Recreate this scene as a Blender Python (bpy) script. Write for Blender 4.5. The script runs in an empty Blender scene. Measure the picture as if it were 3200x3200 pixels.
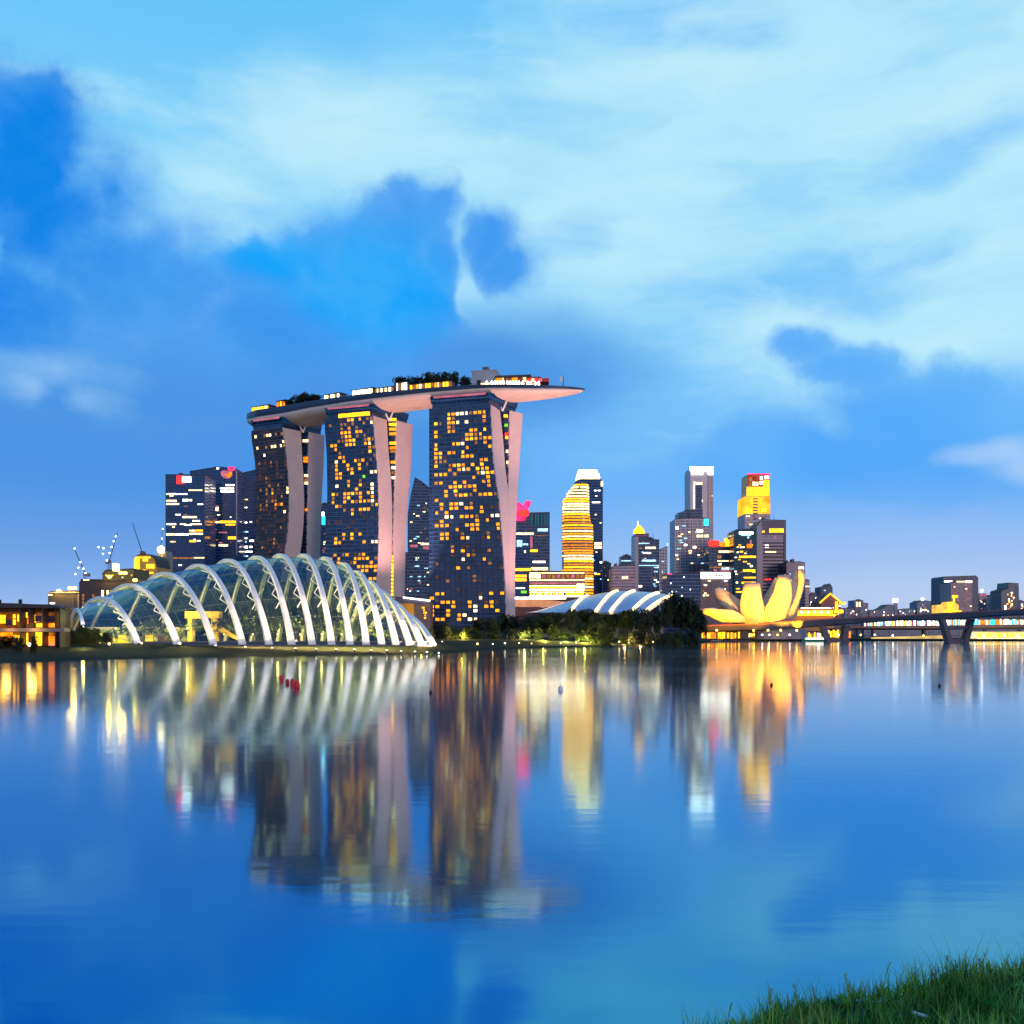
import bpy, math, random
from mathutils import Vector, noise as mnoise

sc = bpy.context.scene
col = sc.collection
F = 3000.0; CX = 1600.0; HY = 1975.0; EYE = 9.0       # focal length in photo pixels, horizon row, eye height

# ------------------------------------------------------------------ camera
cam = bpy.data.cameras.new('camera'); camo = bpy.data.objects.new('camera', cam); col.objects.link(camo)
camo.location = (0, 0, EYE); camo.rotation_euler = (math.radians(90), 0, 0)
cam.sensor_width = 36; cam.lens = F / 3200 * 36; cam.shift_y = (HY - 1600) / 3200
cam.clip_start = 0.1; cam.clip_end = 30000
sc.camera = camo
sc.view_settings.view_transform = 'Standard'; sc.view_settings.look = 'None'
sc.view_settings.exposure = 0; sc.view_settings.gamma = 1
sc.render.resolution_x = sc.render.resolution_y = 1024
sc.cycles.use_denoising = True
sc.cycles.max_bounces = 8; sc.cycles.transparent_max_bounces = 16
sc.cycles.sample_clamp_indirect = 14
sc.cycles.sample_clamp_direct = 30

def lin(r, g, b):
    f = lambda c: c / 12.92 if c <= .04045 else ((c + .055) / 1.055) ** 2.4
    return (f(r / 255), f(g / 255), f(b / 255), 1)

# ------------------------------------------------------------------ node helper
class NT:
    def __init__(s, tree): s.t = tree; s.n = tree.nodes; s.l = tree.links
    def new(s, kind, **kw):
        n = s.n.new(kind)
        for k, v in kw.items(): setattr(n, k, v)
        return n
    def put(s, sock, v):
        if isinstance(v, bpy.types.NodeSocket): s.l.new(v, sock)
        else: sock.default_value = v
    def m(s, op, a, b=0.0, c=0.0, clamp=False):
        n = s.new('ShaderNodeMath', operation=op, use_clamp=clamp)
        s.put(n.inputs[0], a); s.put(n.inputs[1], b); s.put(n.inputs[2], c)
        return n.outputs[0]
    def v(s, op, a, b=(0, 0, 0), out=0):
        n = s.new('ShaderNodeVectorMath', operation=op)
        s.put(n.inputs[0], a); s.put(n.inputs[1], b)
        return n.outputs[out]
    def step(s, x, a, b, lo=0.0, hi=1.0, smooth=True):
        n = s.new('ShaderNodeMapRange', interpolation_type='SMOOTHSTEP' if smooth else 'LINEAR')
        s.put(n.inputs[0], x)
        for i, k in enumerate((a, b, lo, hi)): s.put(n.inputs[i + 1], k)
        return n.outputs[0]
    def mix(s, f, a, b, mode='MIX'):
        n = s.new('ShaderNodeMix', data_type='RGBA', blend_type=mode)
        s.put(n.inputs[0], f); s.put(n.inputs[6], a); s.put(n.inputs[7], b)
        return n.outputs[2]
    def noise(s, vec, scale, detail=3.0, rough=0.5, out=0):
        n = s.new('ShaderNodeTexNoise')
        s.put(n.inputs['Vector'], vec); s.put(n.inputs['Scale'], scale)
        s.put(n.inputs['Detail'], detail); s.put(n.inputs['Roughness'], rough)
        return n.outputs[out]
    def xyz(s, vec):
        n = s.new('ShaderNodeSeparateXYZ'); s.put(n.inputs[0], vec); return n.outputs
    def comb(s, x, y, z):
        n = s.new('ShaderNodeCombineXYZ')
        for i, k in enumerate((x, y, z)): s.put(n.inputs[i], k)
        return n.outputs[0]

# ------------------------------------------------------------------ dusk sky (azimuth / elevation, at infinity)
SUN_EL, SUN_AZ = math.radians(9), math.radians(205)     # last glow, low behind the camera's right shoulder
w = bpy.data.worlds.new('World'); sc.world = w; w.use_nodes = True
W = NT(w.node_tree); W.n.clear()
tc = W.new('ShaderNodeTexCoord'); d = tc.outputs['Generated']
dx, dy, dz = W.xyz(d)
az = W.m('ARCTAN2', dx, dy)                    # 0 = straight ahead, + to the right
el = W.m('ARCSINE', dz)
pos = W.comb(az, el, 0.0)
stretch = W.comb(az, W.m('MULTIPLY', el, 2.4), 0.0)
n1 = W.noise(pos, 5.0, 5, .55, 1); n2 = W.noise(stretch, 3.2, 5, .55); n3 = W.noise(pos, 2.2, 3, .5)
wob = W.v('SUBTRACT', n1, (.5, .5, .5))
n4 = W.noise(pos, 22.0, 3, .55, 1)
wob2 = W.v('SUBTRACT', n4, (.5, .5, .5))
def sky_dir(px, py):
    X, Y, Z = (px - CX) / F, 1.0, (HY - py) / F
    return math.atan2(X, Y), math.atan2(Z, math.hypot(X, Y))
wa = W.v('ADD', pos, W.v('MULTIPLY', wob, (.15, .11, 0)))
warp = W.v('ADD', wa, W.v('MULTIPLY', wob2, (.024, .024, 0)))
warps = W.v('ADD', pos, W.v('MULTIPLY', wob, (.16, .06, 0)))
def blobs(lst, p):
    acc = None
    for (px, py, rx, ry) in lst:
        a, e = sky_dir(px, py)
        q = W.v('MULTIPLY', W.v('SUBTRACT', p, (a, e, 0)), (F / rx, F / ry, 0))
        x = W.m('SUBTRACT', 1.0, W.v('LENGTH', q, out=1))
        acc = x if acc is None else W.m('SMOOTH_MAX', acc, x, 0.22)
    return acc
ramp = W.new('ShaderNodeValToRGB'); cr = ramp.color_ramp
W.l.new(W.step(el, -.02, .78, smooth=False), ramp.inputs[0])
stops = [(0, (40, 70, 120)), (.022, (162, 194, 244)), (.09, (128, 184, 248)), (.2, (104, 178, 252)),
         (.36, (120, 200, 255)), (.55, (135, 214, 255)), (.78, (95, 196, 255)), (1, (45, 140, 235))]
while len(cr.elements) < len(stops): cr.elements.new(.5)
for e, (p_, c) in zip(cr.elements, stops): e.position = p_; e.color = lin(*c)
c = ramp.outputs[0]
# pale luminous veil of high cloud
veil = blobs([(2500, 380, 1500, 620), (2050, 620, 900, 430), (2900, 950, 900, 400), (1300, 480, 700, 280), (700, 620, 420, 160)], warps)
veil = W.m('ADD', veil, W.m('MULTIPLY', W.m('SUBTRACT', n2, .5), .9))
c = W.mix(W.step(veil, -.15, .75, 0, .92), c, lin(186, 237, 255))
# soft blue bands drifting through the veil
nb1 = W.noise(W.v('ADD', stretch, W.v('MULTIPLY', wob, (.25, .12, 0))), 4.2, 6, .55)
st = W.m('ADD', blobs([(2180, 920, 480, 150), (2900, 800, 520, 90), (1830, 720, 260, 110), (2150, 40, 420, 110), (2330, 90, 190, 45), (1500, 110, 160, 60), (3050, 420, 420, 120), (820, 640, 480, 90), (2500, 880, 900, 130)], warps),
         W.m('MULTIPLY', W.m('SUBTRACT', nb1, .5), 3.2))
c = W.mix(W.step(st, .1, 1.15, 0, .62), c, lin(92, 186, 255))
nb2 = W.noise(W.v('ADD', W.comb(W.m('ADD', az, W.m('MULTIPLY', el, .5)), W.m('MULTIPLY', el, 4.0), 0.3), W.v('MULTIPLY', wob, (.3, .2, 0))), 3.4, 6, .58)
c = W.mix(W.m('MULTIPLY', W.step(nb2, .46, .72, 0, .6), W.step(el, .12, .3)), c, lin(206, 246, 255))
c = W.mix(W.m('MULTIPLY', W.step(nb2, .50, .30, 0, .45), W.step(el, .1, .3)), c, lin(110, 198, 255))
# grey-blue low cloud over the city
low = W.m('ADD', blobs([(300, 1500, 1150, 420), (900, 1250, 800, 330), (1250, 1450, 500, 300), (1500, 1180, 620, 260)], warps), W.m('MULTIPLY', W.m('SUBTRACT', n3, .5), .7))
c = W.mix(W.step(low, -.1, .65, 0, .85), c, lin(62, 142, 228))
# right-hand cumulus
ero = W.m('SUBTRACT', W.noise(W.v('ADD', pos, W.v('MULTIPLY', wob, (.05, .05, 0))), 8.5, 6, .55), .5)
ero2 = W.m('SUBTRACT', W.noise(pos, 30.0, 4, .6), .5)
ero = W.m('ADD', ero, W.m('MULTIPLY', ero2, .30))
rc = blobs([(2690, 1140, 170, 110), (2850, 1270, 380, 170), (3030, 1260, 170, 130), (2480, 1090, 190, 95), (2600, 1150, 170, 90), (2700, 1450, 680, 170), (2950, 1400, 460, 220)], wa)
rc = W.m('ADD', rc, W.m('MULTIPLY', ero, 1.15))
c = W.mix(W.m('MULTIPLY', W.step(rc, .0, .5), W.step(rc, -.1, .9, .75, 1)), c, W.mix(W.step(n3, .35, .65), lin(78, 168, 252), lin(112, 192, 255)))
# left column and central cumulus
lc = blobs([(110, 290, 150, 135), (130, 520, 210, 330), (230, 720, 290, 300), (430, 900, 460, 300), (800, 850, 280, 130), (1000, 800, 200, 130), (1240, 710, 150, 120), (1330, 700, 130, 95), (1210, 880, 350, 220), (900, 1050, 520, 230), (1370, 800, 110, 110), (1320, 930, 130, 110), (150, 1000, 420, 300)], wa)
lc2 = blobs([(1550, 770, 140, 110), (1600, 840, 130, 90)], wa)
gap = W.m('ADD', blobs([(1470, 905, 80, 75)], wa), W.m('MULTIPLY', ero, 2.0))
lc = W.m('ADD', W.m('SMOOTH_MAX', lc, lc2, .12), W.m('MULTIPLY', ero, 1.05))
lc = W.m('SUBTRACT', lc, W.step(gap, -.25, 1.0, 0, .95))
deep = W.mix(W.step(blobs([(100, 500, 330, 560), (150, 1000, 330, 330)], warps), -.2, .7), lin(66, 156, 246), lin(0, 132, 236))
deep = W.mix(W.step(blobs([(1130, 900, 400, 220), (850, 800, 240, 110)], warps), -.1, .7), deep, lin(0, 166, 255))
deep = W.mix(W.step(blobs([(700, 1150, 500, 220), (420, 1020, 400, 200)], warps), -.1, .8, 0, .8), deep, lin(58, 148, 240))
soft = W.step(n3, .35, .65, .24, .85)
edge = W.m('MULTIPLY', W.step(W.m('DIVIDE', lc, soft), -.1, 1.0), W.step(lc, -.1, .8, .74, 1))
puff = W.noise(W.v('ADD', pos, W.v('MULTIPLY', wob, (.12, .12, 0))), 7.0, 5, .6)
deep = W.mix(W.step(puff, .42, .72, 0, .45), deep, lin(96, 186, 255))
fade = W.step(el, sky_dir(1000, 1420)[1], sky_dir(1000, 1050)[1])
c = W.mix(W.m('MULTIPLY', edge, fade), c, deep)
# bright breaks
br = W.m('ADD', blobs([(150, 1180, 300, 90), (290, 1260, 170, 90), (40, 1220, 170, 70)], warps), W.m('ADD', W.m('MULTIPLY', W.m('SUBTRACT', nb1, .5), 2.4), W.m('MULTIPLY', ero, .5)))
c = W.mix(W.step(br, .05, .95, 0, .75), c, lin(150, 200, 248))
br3 = blobs([(3120, 1410, 180, 45), (3200, 1440, 160, 60), (3100, 1870, 620, 110)], warps)
c = W.mix(W.step(br3, -.1, .8, 0, .7), c, lin(178, 212, 252))
hz_ = W.m('MULTIPLY', W.step(el, .17, .0), W.step(az, -.3, .5, .35, .85))
c = W.mix(hz_, c, lin(188, 206, 242))
br4 = blobs([(30, 830, 60, 90), (50, 780, 40, 60)], warp)
c = W.mix(W.step(br4, 0, .6, 0, .6), c, lin(96, 190, 255))
# behind the observer the sky is already darker
back = W.step(dy, -.5, .35)
c = W.mix(back, W.mix(1.0, c, (.55, .55, .6, 1), 'MULTIPLY'), c)
nish = W.new('ShaderNodeTexSky', sky_type='NISHITA', sun_disc=False)
nish.sun_elevation = SUN_EL; nish.sun_rotation = SUN_AZ
bg1 = W.new('ShaderNodeBackground'); W.put(bg1.inputs[0], c); bg1.inputs[1].default_value = 0.95
bg2 = W.new('ShaderNodeBackground'); W.l.new(nish.outputs[0], bg2.inputs[0]); bg2.inputs[1].default_value = 0.004
ad = W.new('ShaderNodeAddShader'); W.l.new(bg1.outputs[0], ad.inputs[0]); W.l.new(bg2.outputs[0], ad.inputs[1])
wo = W.new('ShaderNodeOutputWorld'); W.l.new(ad.outputs[0], wo.inputs[0])
w.cycles.sampling_method = 'MANUAL'; w.cycles.sample_map_resolution = 512

sl = bpy.data.lights.new('sun', 'SUN'); so = bpy.data.objects.new('sun', sl); col.objects.link(so)
sl.energy = 1.2; sl.angle = math.radians(14); sl.color = (1, .66, .60)
sd = Vector((math.sin(SUN_AZ) * -1 * math.cos(SUN_EL), math.cos(SUN_AZ) * math.cos(SUN_EL), math.sin(SUN_EL)))
so.rotation_euler = sd.to_track_quat('Z', 'Y').to_euler()

# ------------------------------------------------------------------ helpers
def X_(px, D): return (px - CX) / F * D
def Z_(py, D): return EYE + (HY - py) / F * D
def P(px, py, D): return Vector((X_(px, D), D, Z_(py, D)))
def lerp(a, b, t): return a + (b - a) * t
def interp(tab, x):
    if x <= tab[0][0]: return tab[0][1]
    for (a, va), (b, vb) in zip(tab, tab[1:]):
        if x <= b: return lerp(va, vb, (x - a) / (b - a))
    return tab[-1][1]

class MB:
    def __init__(s): s.v = []; s.f = []; s.smooth = False
    def add(s, vs, fs):
        o = len(s.v); s.v += [tuple(p) for p in vs]; s.f += [tuple(i + o for i in f) for f in fs]; return s
    def hexa(s, p):      # 8 points: bottom 4, top 4
        return s.add(p, [(3, 2, 1, 0), (4, 5, 6, 7), (0, 1, 5, 4), (1, 2, 6, 5), (2, 3, 7, 6), (3, 0, 4, 7)])
    def box(s, x0, x1, y0, y1, z0, z1):
        return s.hexa([(x0, y0, z0), (x1, y0, z0), (x1, y1, z0), (x0, y1, z0), (x0, y0, z1), (x1, y0, z1), (x1, y1, z1), (x0, y1, z1)])
    def slab(s, a, b, c_, d_, n):     # quad extruded along n (thin box)
        n = Vector(n); q = [Vector(k) for k in (a, b, c_, d_)]
        return s.hexa([q[0], q[1], q[1] + n, q[0] + n, q[3], q[2], q[2] + n, q[3] + n])
    def prism(s, pts, y0, y1):        # outline in x,z extruded in y
        n = len(pts)
        vs = [(x, y0, z) for x, z in pts] + [(x, y1, z) for x, z in pts]
        return s.add(vs, [tuple(range(n)), tuple(range(2 * n - 1, n - 1, -1))] + [((i + 1) % n, i, n + i, n + (i + 1) % n) for i in range(n)])
    def vprism(s, pts, z0, z1):       # plan outline extruded up
        n = len(pts)
        vs = [(x, y, z0) for x, y in pts] + [(x, y, z1) for x, y in pts]
        return s.add(vs, [tuple(range(n - 1, -1, -1)), tuple(range(n, 2 * n))] + [(i, (i + 1) % n, n + (i + 1) % n, n + i) for i in range(n)])
    def loft(s, rings, cap=True, closed=True):
        n = len(rings[0]); vs = [p for r in rings for p in r]; fs = []
        for k in range(len(rings) - 1):
            for i in range(n if closed else n - 1):
                j = (i + 1) % n
                fs.append((k * n + i, k * n + j, (k + 1) * n + j, (k + 1) * n + i))
        if cap and closed:
            fs.append(tuple(range(n - 1, -1, -1))); fs.append(tuple((len(rings) - 1) * n + i for i in range(n)))
        return s.add(vs, fs)
    def tube(s, pts, r, n=6, cap=True):
        pts = [Vector(p) for p in pts]; rings = []
        for i, p in enumerate(pts):
            t = (pts[min(i + 1, len(pts) - 1)] - pts[max(i - 1, 0)]).normalized()
            a = t.orthogonal().normalized() if abs(t.z) > .95 else t.cross(Vector((0, 0, 1))).normalized()
            b = t.cross(a); rr = r[i] if isinstance(r, (list, tuple)) else r
            rings.append([p + (a * math.cos(k * 2 * math.pi / n) + b * math.sin(k * 2 * math.pi / n)) * rr for k in range(n)])
        return s.loft(rings, cap)
    def ball(s, c, r, n=8, m=5, sq=(1, 1, 1)):
        c = Vector(c); rings = []
        for i in range(m + 1):
            t = -math.pi / 2 + math.pi * i / m; rad = max(math.cos(t), .02)
            rings.append([c + Vector((math.cos(k * 2 * math.pi / n) * rad * r * sq[0], math.sin(k * 2 * math.pi / n) * rad * r * sq[1], math.sin(t) * r * sq[2])) for k in range(n)])
        return s.loft(rings)
    def build(s, name, mat, parent=None, loc=None, smooth=False):
        o = Vector(parent.matrix_world.translation if False else parent['_loc'] if parent and '_loc' in parent else (0, 0, 0)) if parent else Vector(loc or (0, 0, 0))
        me = bpy.data.meshes.new(name)
        me.from_pydata([(x - o.x, y - o.y, z - o.z) for x, y, z in s.v], [], s.f)
        me.materials.append(mat)
        if smooth: me.polygons.foreach_set('use_smooth', [True] * len(me.polygons))
        me.update()
        ob = bpy.data.objects.new(name, me); col.objects.link(ob)
        if parent: ob.parent = parent; ob['_loc'] = tuple(o)
        else: ob.location = o; ob['_loc'] = tuple(o)
        return ob
def tag(o, label=None, cat=None, group=None, kind=None):
    if label: o['label'] = label
    if cat: o['category'] = cat
    if group: o['group'] = group
    if kind: o['kind'] = kind
    return o
def thing(name, loc, label, cat, group=None):
    e = bpy.data.objects.new(name, None); col.objects.link(e); e.location = loc; e['_loc'] = tuple(loc)
    e.empty_display_size = 1
    return tag(e, label, cat, group)

# ------------------------------------------------------------------ materials
def mat(name, color, rough=.6, metal=0.0, spec=.5, var=0.0, vscale=.3, bump=0.0):
    m = bpy.data.materials.new(name); m.use_nodes = True; T = NT(m.node_tree)
    b = T.n['Principled BSDF']; b.inputs['Base Color'].default_value = (*color, 1)
    b.inputs['Roughness'].default_value = rough; b.inputs['Metallic'].default_value = metal
    b.inputs['Specular IOR Level'].default_value = spec
    if var or bump:
        t = T.new('ShaderNodeTexCoord'); nz = T.noise(t.outputs['Object'], vscale, 5, .6)
        if var:
            T.put(b.inputs['Base Color'], T.mix(T.step(nz, .3, .7), (*[k * (1 - var) for k in color], 1), (*[min(1, k * (1 + var)) for k in color], 1)))
        if bump:
            bp = T.new('ShaderNodeBump'); bp.inputs['Strength'].default_value = bump
            T.put(bp.inputs['Height'], nz); T.put(b.inputs['Normal'], bp.outputs[0])
    return m
def emit(name, color, s, vary=.0, scale=.7):
    m = bpy.data.materials.new(name); m.use_nodes = True; T = NT(m.node_tree); T.n.clear()
    e = T.new('ShaderNodeEmission'); e.inputs[0].default_value = (*color, 1); e.inputs[1].default_value = s
    if vary:      # curtains, furniture and lamps seen through lit glass
        t = T.new('ShaderNodeTexCoord')
        nz = T.noise(t.outputs['Object'], scale, 3, .6)
        T.put(e.inputs[1], T.step(nz, .3, .7, s * (1 - vary), s * (1 + vary)))
    o = T.new('ShaderNodeOutputMaterial'); T.l.new(e.outputs[0], o.inputs[0])
    m.cycles.emission_sampling = 'AUTO'
    return m
def facade(name, glass, frame, fh=4.0, bay=3.0, fw=.22, mw=.12, rough=.15, var=.6, tint=None, spec=.5):
    """curtain wall: floors and bays of glass with spandrels and mullions, each pane its own tone"""
    m = bpy.data.materials.new(name); m.use_nodes = True; T = NT(m.node_tree); b = T.n['Principled BSDF']
    t = T.new('ShaderNodeTexCoord'); x, y, z = T.xyz(t.outputs['Object'])
    h = T.m('DIVIDE', T.m('ADD', x, T.m('MULTIPLY', y, .83)), bay); vv = T.m('DIVIDE', z, fh)
    cell = T.comb(T.m('FLOOR', h), T.m('FLOOR', vv), 0.0)
    wn = T.new('ShaderNodeTexWhiteNoise', noise_dimensions='2D'); T.put(wn.inputs['Vector'], cell)
    r = wn.outputs['Value']
    line = T.m('MAXIMUM', T.m('LESS_THAN', T.m('FRACT', vv), fw), T.m('LESS_THAN', T.m('FRACT', h), mw))
    g = T.mix(r, (*[k * (1 - var) for k in glass], 1), (*[k * (1 + var) for k in glass], 1))
    if tint: g = T.mix(T.m('GREATER_THAN', r, .8), g, (*tint, 1))
    T.put(b.inputs['Base Color'], T.mix(line, g, (*frame, 1)))
    T.put(b.inputs['Roughness'], T.mix(line, (rough,) * 3 + (1,), (.55,) * 3 + (1,)))
    b.inputs['Specular IOR Level'].default_value = spec
    bp = T.new('ShaderNodeBump'); bp.inputs['Strength'].default_value = .25; bp.inputs['Distance'].default_value = .3
    T.put(bp.inputs['Height'], T.m('ADD', line, T.m('MULTIPLY', r, .15))); T.put(b.inputs['Normal'], bp.outputs[0])
    return m
M = {}
M['amber'] = emit('lit_amber', (1, .29, .008), 2.3, .4, .5)
M['amber2'] = emit('lit_amber_soft', (1, .32, .03), 1.1, .5, .5)
M['amber3'] = emit('lit_amber_bright', (1, .34, .012), 3.2, .3, .5)
M['gold'] = emit('lit_gold', (1, .42, .012), 3.6, .4, .3)
M['cream'] = emit('lit_cream', (1, .70, .30), 3.6, .5, .4)
M['dull'] = emit('lit_curtain', (.55, .22, .07), .8, .5, .5)
M['white'] = emit('lit_white', (1, .88, .72), 6.5, .3, .3)
M['cool'] = emit('lit_cool', (.4, .8, 1), 1.9, .5, .4)
M['cyan'] = emit('lit_cyan', (.01, .5, .75), 5, .3)
M['red'] = emit('lit_red', (1, .016, .012), 5, .3)
M['pink'] = emit('lit_pink', (1, .03, .16), 2.0, .5, .12)
M['rose'] = emit('lit_rose', (.8, .22, .32), .8, .3, .1)
M['green'] = emit('lit_green', (.3, 1, .05), 1.0, .3)
M['orange'] = emit('lit_orange', (1, .20, .006), 2.2, .5, .4)
M['yellow'] = emit('lit_yellow', (1, .42, .015), 4.0, .35, .2)
M['lamp'] = emit('lamp_globe', (1, .66, .25), 9)
M['lamp_soft'] = emit('lamp_globe_dim', (1, .78, .45), 4)
M['lampw'] = emit('lamp_white', (1, .92, .8), 12)
M['flood'] = emit('flood_lens', (1, .62, .1), 12)
M['mast'] = emit('crane_lamp', (1, .95, .85), 10)
M['gdark'] = facade('tower_glass', (.006, .03, .10), (.02, .07, .17), 3.55, 3.9, .16, .05, .12, .55, tint=(.012, .05, .13), spec=.8)
M['gbrown'] = facade('tower_glass_dim', (.02, .026, .05), (.07, .065, .085), 3.6, 5.2, .18, .05, .2, .6, tint=(.11, .065, .06))
M['concrete_pink'] = facade('tower_end_panels', (.56, .47, .46), (.47, .39, .385), 7.1, 5.2, .035, .03, .7, .035, spec=.3)
M['navy'] = facade('navy_curtain_wall', (.004, .04, .13), (.006, .07, .20), 4.2, 3, .25, .08, .1, .4, spec=.8)
M['navy2'] = facade('slate_curtain_wall', (.03, .07, .14), (.09, .13, .20), 4.2, 3, .3, .12, .15, .5)
M['teal'] = facade('teal_curtain_wall', (.006, .06, .09), (.015, .06, .09), 4.2, 3, .22, .1, .1, .5)
M['grey'] = facade('grey_tower_wall', (.10, .14, .22), (.50, .50, .55), 4.2, 3.6, .35, .25, .3, .5)
M['mauve'] = facade('mauve_tower_wall', (.15, .14, .20), (.42, .36, .42), 4.2, 30, .5, .02, .4, .3)
M['plainwall'] = mat('pale_plain_wall', (.42, .38, .42), .7, var=.06, vscale=.05)
M['stone'] = mat('dim_stone_wall', (.16, .15, .17), .8, var=.15, vscale=.08)
M['haze'] = facade('hazed_far_block_wall', (.10, .15, .24), (.19, .22, .30), 4, 4, .35, .3, .5, .4)  # wall colour paled towards blue, standing in for distance haze
M['haze2'] = facade('hazed_far_pale_wall', (.15, .17, .24), (.30, .28, .33), 4, 4, .35, .3, .5, .4)  # paler blue-grey, distance haze put into the colour here too
M['darkmetal'] = mat('dark_metal', (.03, .035, .05), .5, .3)
M['hullside'] = mat('hull_fascia', (.025, .05, .10), .35, .3, var=.2, vscale=.1)
M['hull'] = facade('hull_underside_panels', (.62, .56, .52), (.50, .45, .42), 2.6, 5.5, .05, .03, .5, .05, spec=.4)
M['white_steel'] = mat('white_painted_steel', (.84, .83, .80), .45, var=.06, vscale=.3)
M['roofdark'] = mat('dark_roof', (.025, .025, .035), .6, var=.2)
M['roofsilver'] = mat('silver_roof_panels', (.42, .50, .62), .3, .6, var=.08, vscale=.05)
M['petal'] = facade('petal_panels', (.62, .52, .38), (.40, .33, .24), 4.6, 5.0, .07, .05, .5, .07, spec=.3)  # white petals toned warm so their colour carries the yellow floodlight
M['bridge'] = mat('bridge_concrete', (.085, .085, .11), .7, var=.2, vscale=.05)
M['bridge2'] = mat('bridge_brown_concrete', (.24, .15, .13), .7, var=.15, vscale=.05)
M['rail'] = mat('light_trail_red_railing', (.42, .13, .13), .6)  # red of the car light trails is put into the parapet colour
M['bark'] = mat('bark', (.045, .03, .02), .9)
M['buoy'] = mat('red_buoy_plastic', (.62, .008, .012), .35)
M['white'] = M['white']
M['whitepaint'] = mat('white_paint', (.75, .75, .75), .5)
M['black'] = mat('black_rubber', (.012, .012, .014), .6)
M['crown_white'] = mat('white_crown_cladding', (.7, .7, .72), .5)
def leafmat(name, a, b):
    m = bpy.data.materials.new(name); m.use_nodes = True; T = NT(m.node_tree); p = T.n['Principled BSDF']
    t = T.new('ShaderNodeTexCoord'); nz = T.noise(t.outputs['Object'], .8, 4, .65)
    T.put(p.inputs['Base Color'], T.mix(T.step(nz, .32, .68), (*a, 1), (*b, 1)))
    p.inputs['Roughness'].default_value = .65; p.inputs['Specular IOR Level'].default_value = .25
    return m
M['leaf'] = leafmat('dark_foliage', (.008, .018, .014), (.03, .045, .016))
M['leaf2'] = leafmat('park_foliage', (.02, .038, .012), (.06, .075, .02))
M['grassm'] = leafmat('bank_grass', (.010, .026, .014), (.028, .05, .02))
M['blade'] = leafmat('near_grass', (.05, .22, .02), (.30, .56, .10))
M['straw'] = leafmat('dry_grass', (.10, .10, .03), (.22, .17, .07))
def ground_mat():
    m = bpy.data.materials.new('ground_turf'); m.use_nodes = True; T = NT(m.node_tree); p = T.n['Principled BSDF']
    t = T.new('ShaderNodeTexCoord'); nz = T.noise(t.outputs['Object'], .05, 6, .6); n5 = T.noise(t.outputs['Object'], .8, 4, .7)
    c1 = T.mix(T.step(nz, .35, .65), (.004, .014, .011, 1), (.009, .022, .013, 1))
    T.put(p.inputs['Base Color'], T.mix(T.step(n5, .4, .7, 0, .5), c1, (.012, .024, .012, 1)))
    p.inputs['Roughness'].default_value = .9; p.inputs['Specular IOR Level'].default_value = .1
    return m
M['ground'] = ground_mat()
def water_mat():
    m = bpy.data.materials.new('calm_bay_water'); m.use_nodes = True; T = NT(m.node_tree); p = T.n['Principled BSDF']
    t = T.new('ShaderNodeTexCoord')
    p.inputs['Base Color'].default_value = (.002, .26, .50, 1)
    p.inputs['Specular Tint'].default_value = (.80, 1, 1, 1)
    p.inputs['Metallic'].default_value = .94
    p.inputs['IOR'].default_value = 2.3
    p.inputs['Roughness'].default_value = .075
    sx = T.v('MULTIPLY', t.outputs['Object'], (.35, 1, 1))
    a = T.noise(sx, .16, 3, .55); b_ = T.noise(sx, 1.1, 2, .5)
    T.put(p.inputs['Roughness'], T.step(T.noise(t.outputs['Object'], .012, 3, .5), .3, .7, .07, .115))
    bp = T.new('ShaderNodeBump'); bp.inputs['Strength'].default_value = 1.0; bp.inputs['Distance'].default_value = 1.0
    T.put(bp.inputs['Height'], T.m('ADD', T.m('MULTIPLY', a, .014), T.m('MULTIPLY', b_, .0036)))
    T.put(p.inputs['Normal'], bp.outputs[0])
    return m
M['water'] = water_mat()
def glass_mat():
    m = bpy.data.materials.new('glasshouse_glass'); m.use_nodes = True; T = NT(m.node_tree); T.n.clear()
    ge = T.new('ShaderNodeNewGeometry')
    fc = T.m('ABSOLUTE', T.v('DOT_PRODUCT', ge.outputs['Normal'], ge.outputs['Incoming'], out=1))
    fr = T.m('ADD', .06, T.m('MULTIPLY', .94, T.m('POWER', T.m('SUBTRACT', 1.0, fc, clamp=True), 5.0)))
    tr = T.new('ShaderNodeBsdfTransparent'); tr.inputs[0].default_value = (.52, .60, .58, 1)
    gl = T.new('ShaderNodeBsdfGlossy'); gl.inputs[0].default_value = (.55, .80, .88, 1); gl.inputs[1].default_value = .08
    mx = T.new('ShaderNodeMixShader'); T.put(mx.inputs[0], T.m('ADD', fr, .06, clamp=True))
    T.l.new(tr.outputs[0], mx.inputs[1]); T.l.new(gl.outputs[0], mx.inputs[2])
    o = T.new('ShaderNodeOutputMaterial'); T.l.new(mx.outputs[0], o.inputs[0])
    return m
M['glass'] = glass_mat()

def lamp_light(name, loc, energy, color, target=None, angle=60, radius=.4, blend=.5, parent=None):
    """real light of a modelled fixture; child of that fixture"""
    if target is None: l = bpy.data.lights.new(name, 'POINT')
    else:
        l = bpy.data.lights.new(name, 'SPOT'); l.spot_size = math.radians(angle); l.spot_blend = blend
    l.energy = energy; l.color = color; l.shadow_soft_size = radius
    o = bpy.data.objects.new(name, l); col.objects.link(o)
    off = Vector(parent['_loc']) if parent else Vector((0, 0, 0))
    o.location = Vector(loc) - off
    if target is not None: o.rotation_euler = (Vector(loc) - Vector(target)).to_track_quat('Z', 'Y').to_euler()
    if parent: o.parent = parent
    return o

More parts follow.
